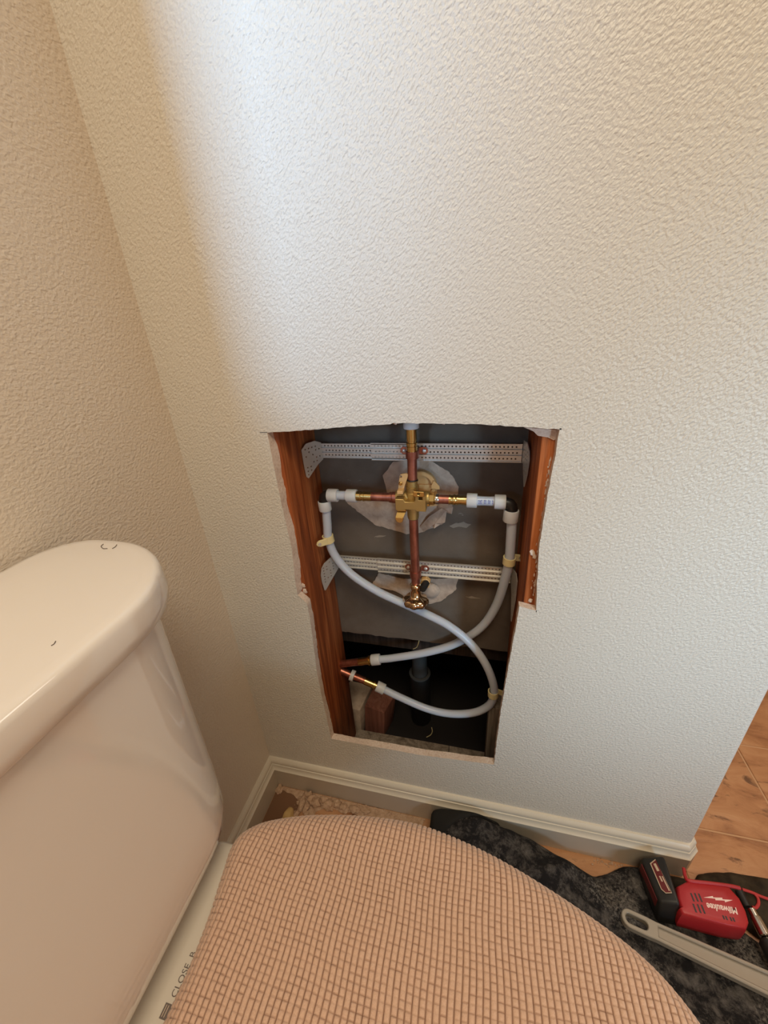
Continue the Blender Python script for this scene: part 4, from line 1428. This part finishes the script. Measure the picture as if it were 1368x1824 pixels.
lo = []
for i in range(13):
    q = math.pi / 2 + math.pi * i / 12
    lo.append((0.0135 + 0.0135 * math.cos(q), 0.0135 * math.sin(q)))
lo += [(0.040, -0.0135), (0.052, -hwid(0.052)), (0.30, -hwid(0.30)), (0.335, -0.030), (0.372, -0.034), (0.400, -0.022), (0.385, -0.012), (0.360, -0.008), (0.352, 0.004), (0.362, 0.012), (0.395, 0.014), (0.398, 0.026),
       (0.365, 0.034), (0.330, 0.028), (0.30, hwid(0.30)), (0.052, hwid(0.052)), (0.040, 0.0135)]
hh = [(0.0135 + 0.0072 * math.cos(q), 0.0072 * math.sin(q)) for q in [math.pi / 2 + math.pi * i / 8 for i in range(9)]]
hh += [(0.034 + 0.0068 * math.cos(q), 0.0068 * math.sin(q)) for q in [-math.pi / 2 + math.pi * i / 8 for i in range(9)]]
rec = [(0.056, -0.0072), (0.285, -hwid(0.285) + 0.0055), (0.285, hwid(0.285) - 0.0055), (0.056, 0.0072)]
wrench = thing('adjustable_wrench', WR(0.2, 0, 0), 'long grey wrench with an oval hole in its handle lying on the dusty cloth', 'wrench')
obj('handle', plate(lo, [hh, rec], 0.0125, WR, 0.0012), 'wrench', wrench, 30)
obj('handle_web', plate([(0.05, -0.010), (0.29, -hwid(0.29) + 0.003), (0.29, hwid(0.29) - 0.003), (0.05, 0.010)], [], 0.0060, lambda u, v, w: WR(u, v, w + 0.0012)), 'wrench', wrench, 30)
obj('lower_jaw', plate([(0.372, -0.030), (0.412, -0.024), (0.414, -0.012), (0.372, -0.010)], [], 0.014, lambda u, v, w: WR(u, v, w - 0.001), 0.001), 'wrench', wrench, 30)

# ---- rubble in the corner and along the baseboard
spec = [(0.020, -0.0235, 0.007, 0.010, 0.005), (0.098, -0.024, 0.010, 0.007, 0.010), (0.109, -0.030, 0.008, 0.010, 0.008), (0.090, -0.043, 0.007, 0.013, 0.006),
        (0.104, -0.050, 0.006, 0.009, 0.007), (0.122, -0.036, 0.010, 0.008, 0.009), (0.139, -0.028, 0.009, 0.008, 0.008), (0.155, -0.034, 0.011, 0.009, 0.009),
        (0.172, -0.028, 0.010, 0.008, 0.007), (0.190, -0.033, 0.011, 0.008, 0.007), (0.118, -0.062, 0.010, 0.012, 0.006), (0.215, -0.030, 0.011, 0.007, 0.006), (0.240, -0.029, 0.010, 0.006, 0.005),
        (0.086, -0.068, 0.006, 0.009, 0.006)]
labs = ['flat pale drywall chip in the very corner of the baseboards', 'pale drywall crumb nearest the corner along the front baseboard', 'lumpy drywall crumb in the rubble heap by the bare floor patch',
        'long thin drywall crumb at the edge of the brown floor patch', 'small drywall crumb in front of the rubble heap', 'broken drywall lump in the middle of the rubble heap',
        'drywall lump touching the baseboard right of the heap', 'wide drywall lump right of the rubble heap', 'drywall crumb under the baseboard left of centre', 'flat drywall crumb further along the baseboard',
        'drywall lump half under the beige cover', 'small drywall crumb along the middle of the baseboard', 'last drywall crumb along the baseboard before the black cloth', 'small drywall lump beside the yellowish lump']
for k, (x, y, a, b, c) in enumerate(spec):
    obj('drywall_chunk', lump((x, y, c * 0.6), a * 1.15, b * 1.15, c * 1.25, k + 3, 3, 0.6), 'rubble', None, 50, label=labs[k], cat='drywall chunk', group='drywall rubble by the baseboard')
obj('putty_lump', lump((0.072, -0.079, 0.009), 0.012, 0.017, 0.018, 44, 3, 0.25), 'yellow_foam', None, 60, label='yellowish rounded putty lump on the brown floor patch', cat='putty')
bm = None
for k in range(260):
    x = 0.02 + abs(rnd.gauss(0.15, 0.13))
    y = -0.0155 - abs(rnd.gauss(0, 0.012)) - (0.02 * rnd.random() if 0.07 < x < 0.13 else 0)
    if x > 0.40 or (x < 0.07 and y < -0.022):
        continue
    r = rnd.uniform(0.0006, 0.003)
    bm = lump((x, y, r * 0.5), r * 1.3, r, r, k, 1, 0.6, bm)
obj('plaster_dust', bm, 'rubble', None, 0, label='pale plaster dust and grit strewn along the baseboard', cat='dust', kind='stuff')
bm = None
dp = []
for i in range(40):
    x = 0.015 + i * 0.0092
    dp.append((x, -0.0225 - 0.006 * (0.5 + noise.noise(Vector((x * 50, 0, 0)))) - (0.03 * math.exp(-((x - 0.11) / 0.03) ** 2)) - 0.012 * min(1, max(0, (x - 0.08) / 0.1))))
dp = [(0.375, -0.0150), (0.015, -0.0150)] + dp
obj('dust_film', plate(dp, [], 0.0012, lambda u, v, w: (u, v, w)), 'rubble', None, 0, label='film of pale plaster dust on the floor under the baseboard', cat='dust', kind='stuff')
bm = None
for k in range(60):
    x, y = rnd.uniform(0.72, 0.80), -0.0155 - abs(rnd.gauss(0, 0.006))
    r = rnd.uniform(0.0005, 0.002)
    bm = lump((x, y, r * 0.5), r * 1.3, r, r, k, 1, 0.6, bm)
obj('plaster_dust', bm, 'rubble', None, 0, label='pale grit on the floor between cloth and baseboard', cat='dust', kind='stuff')
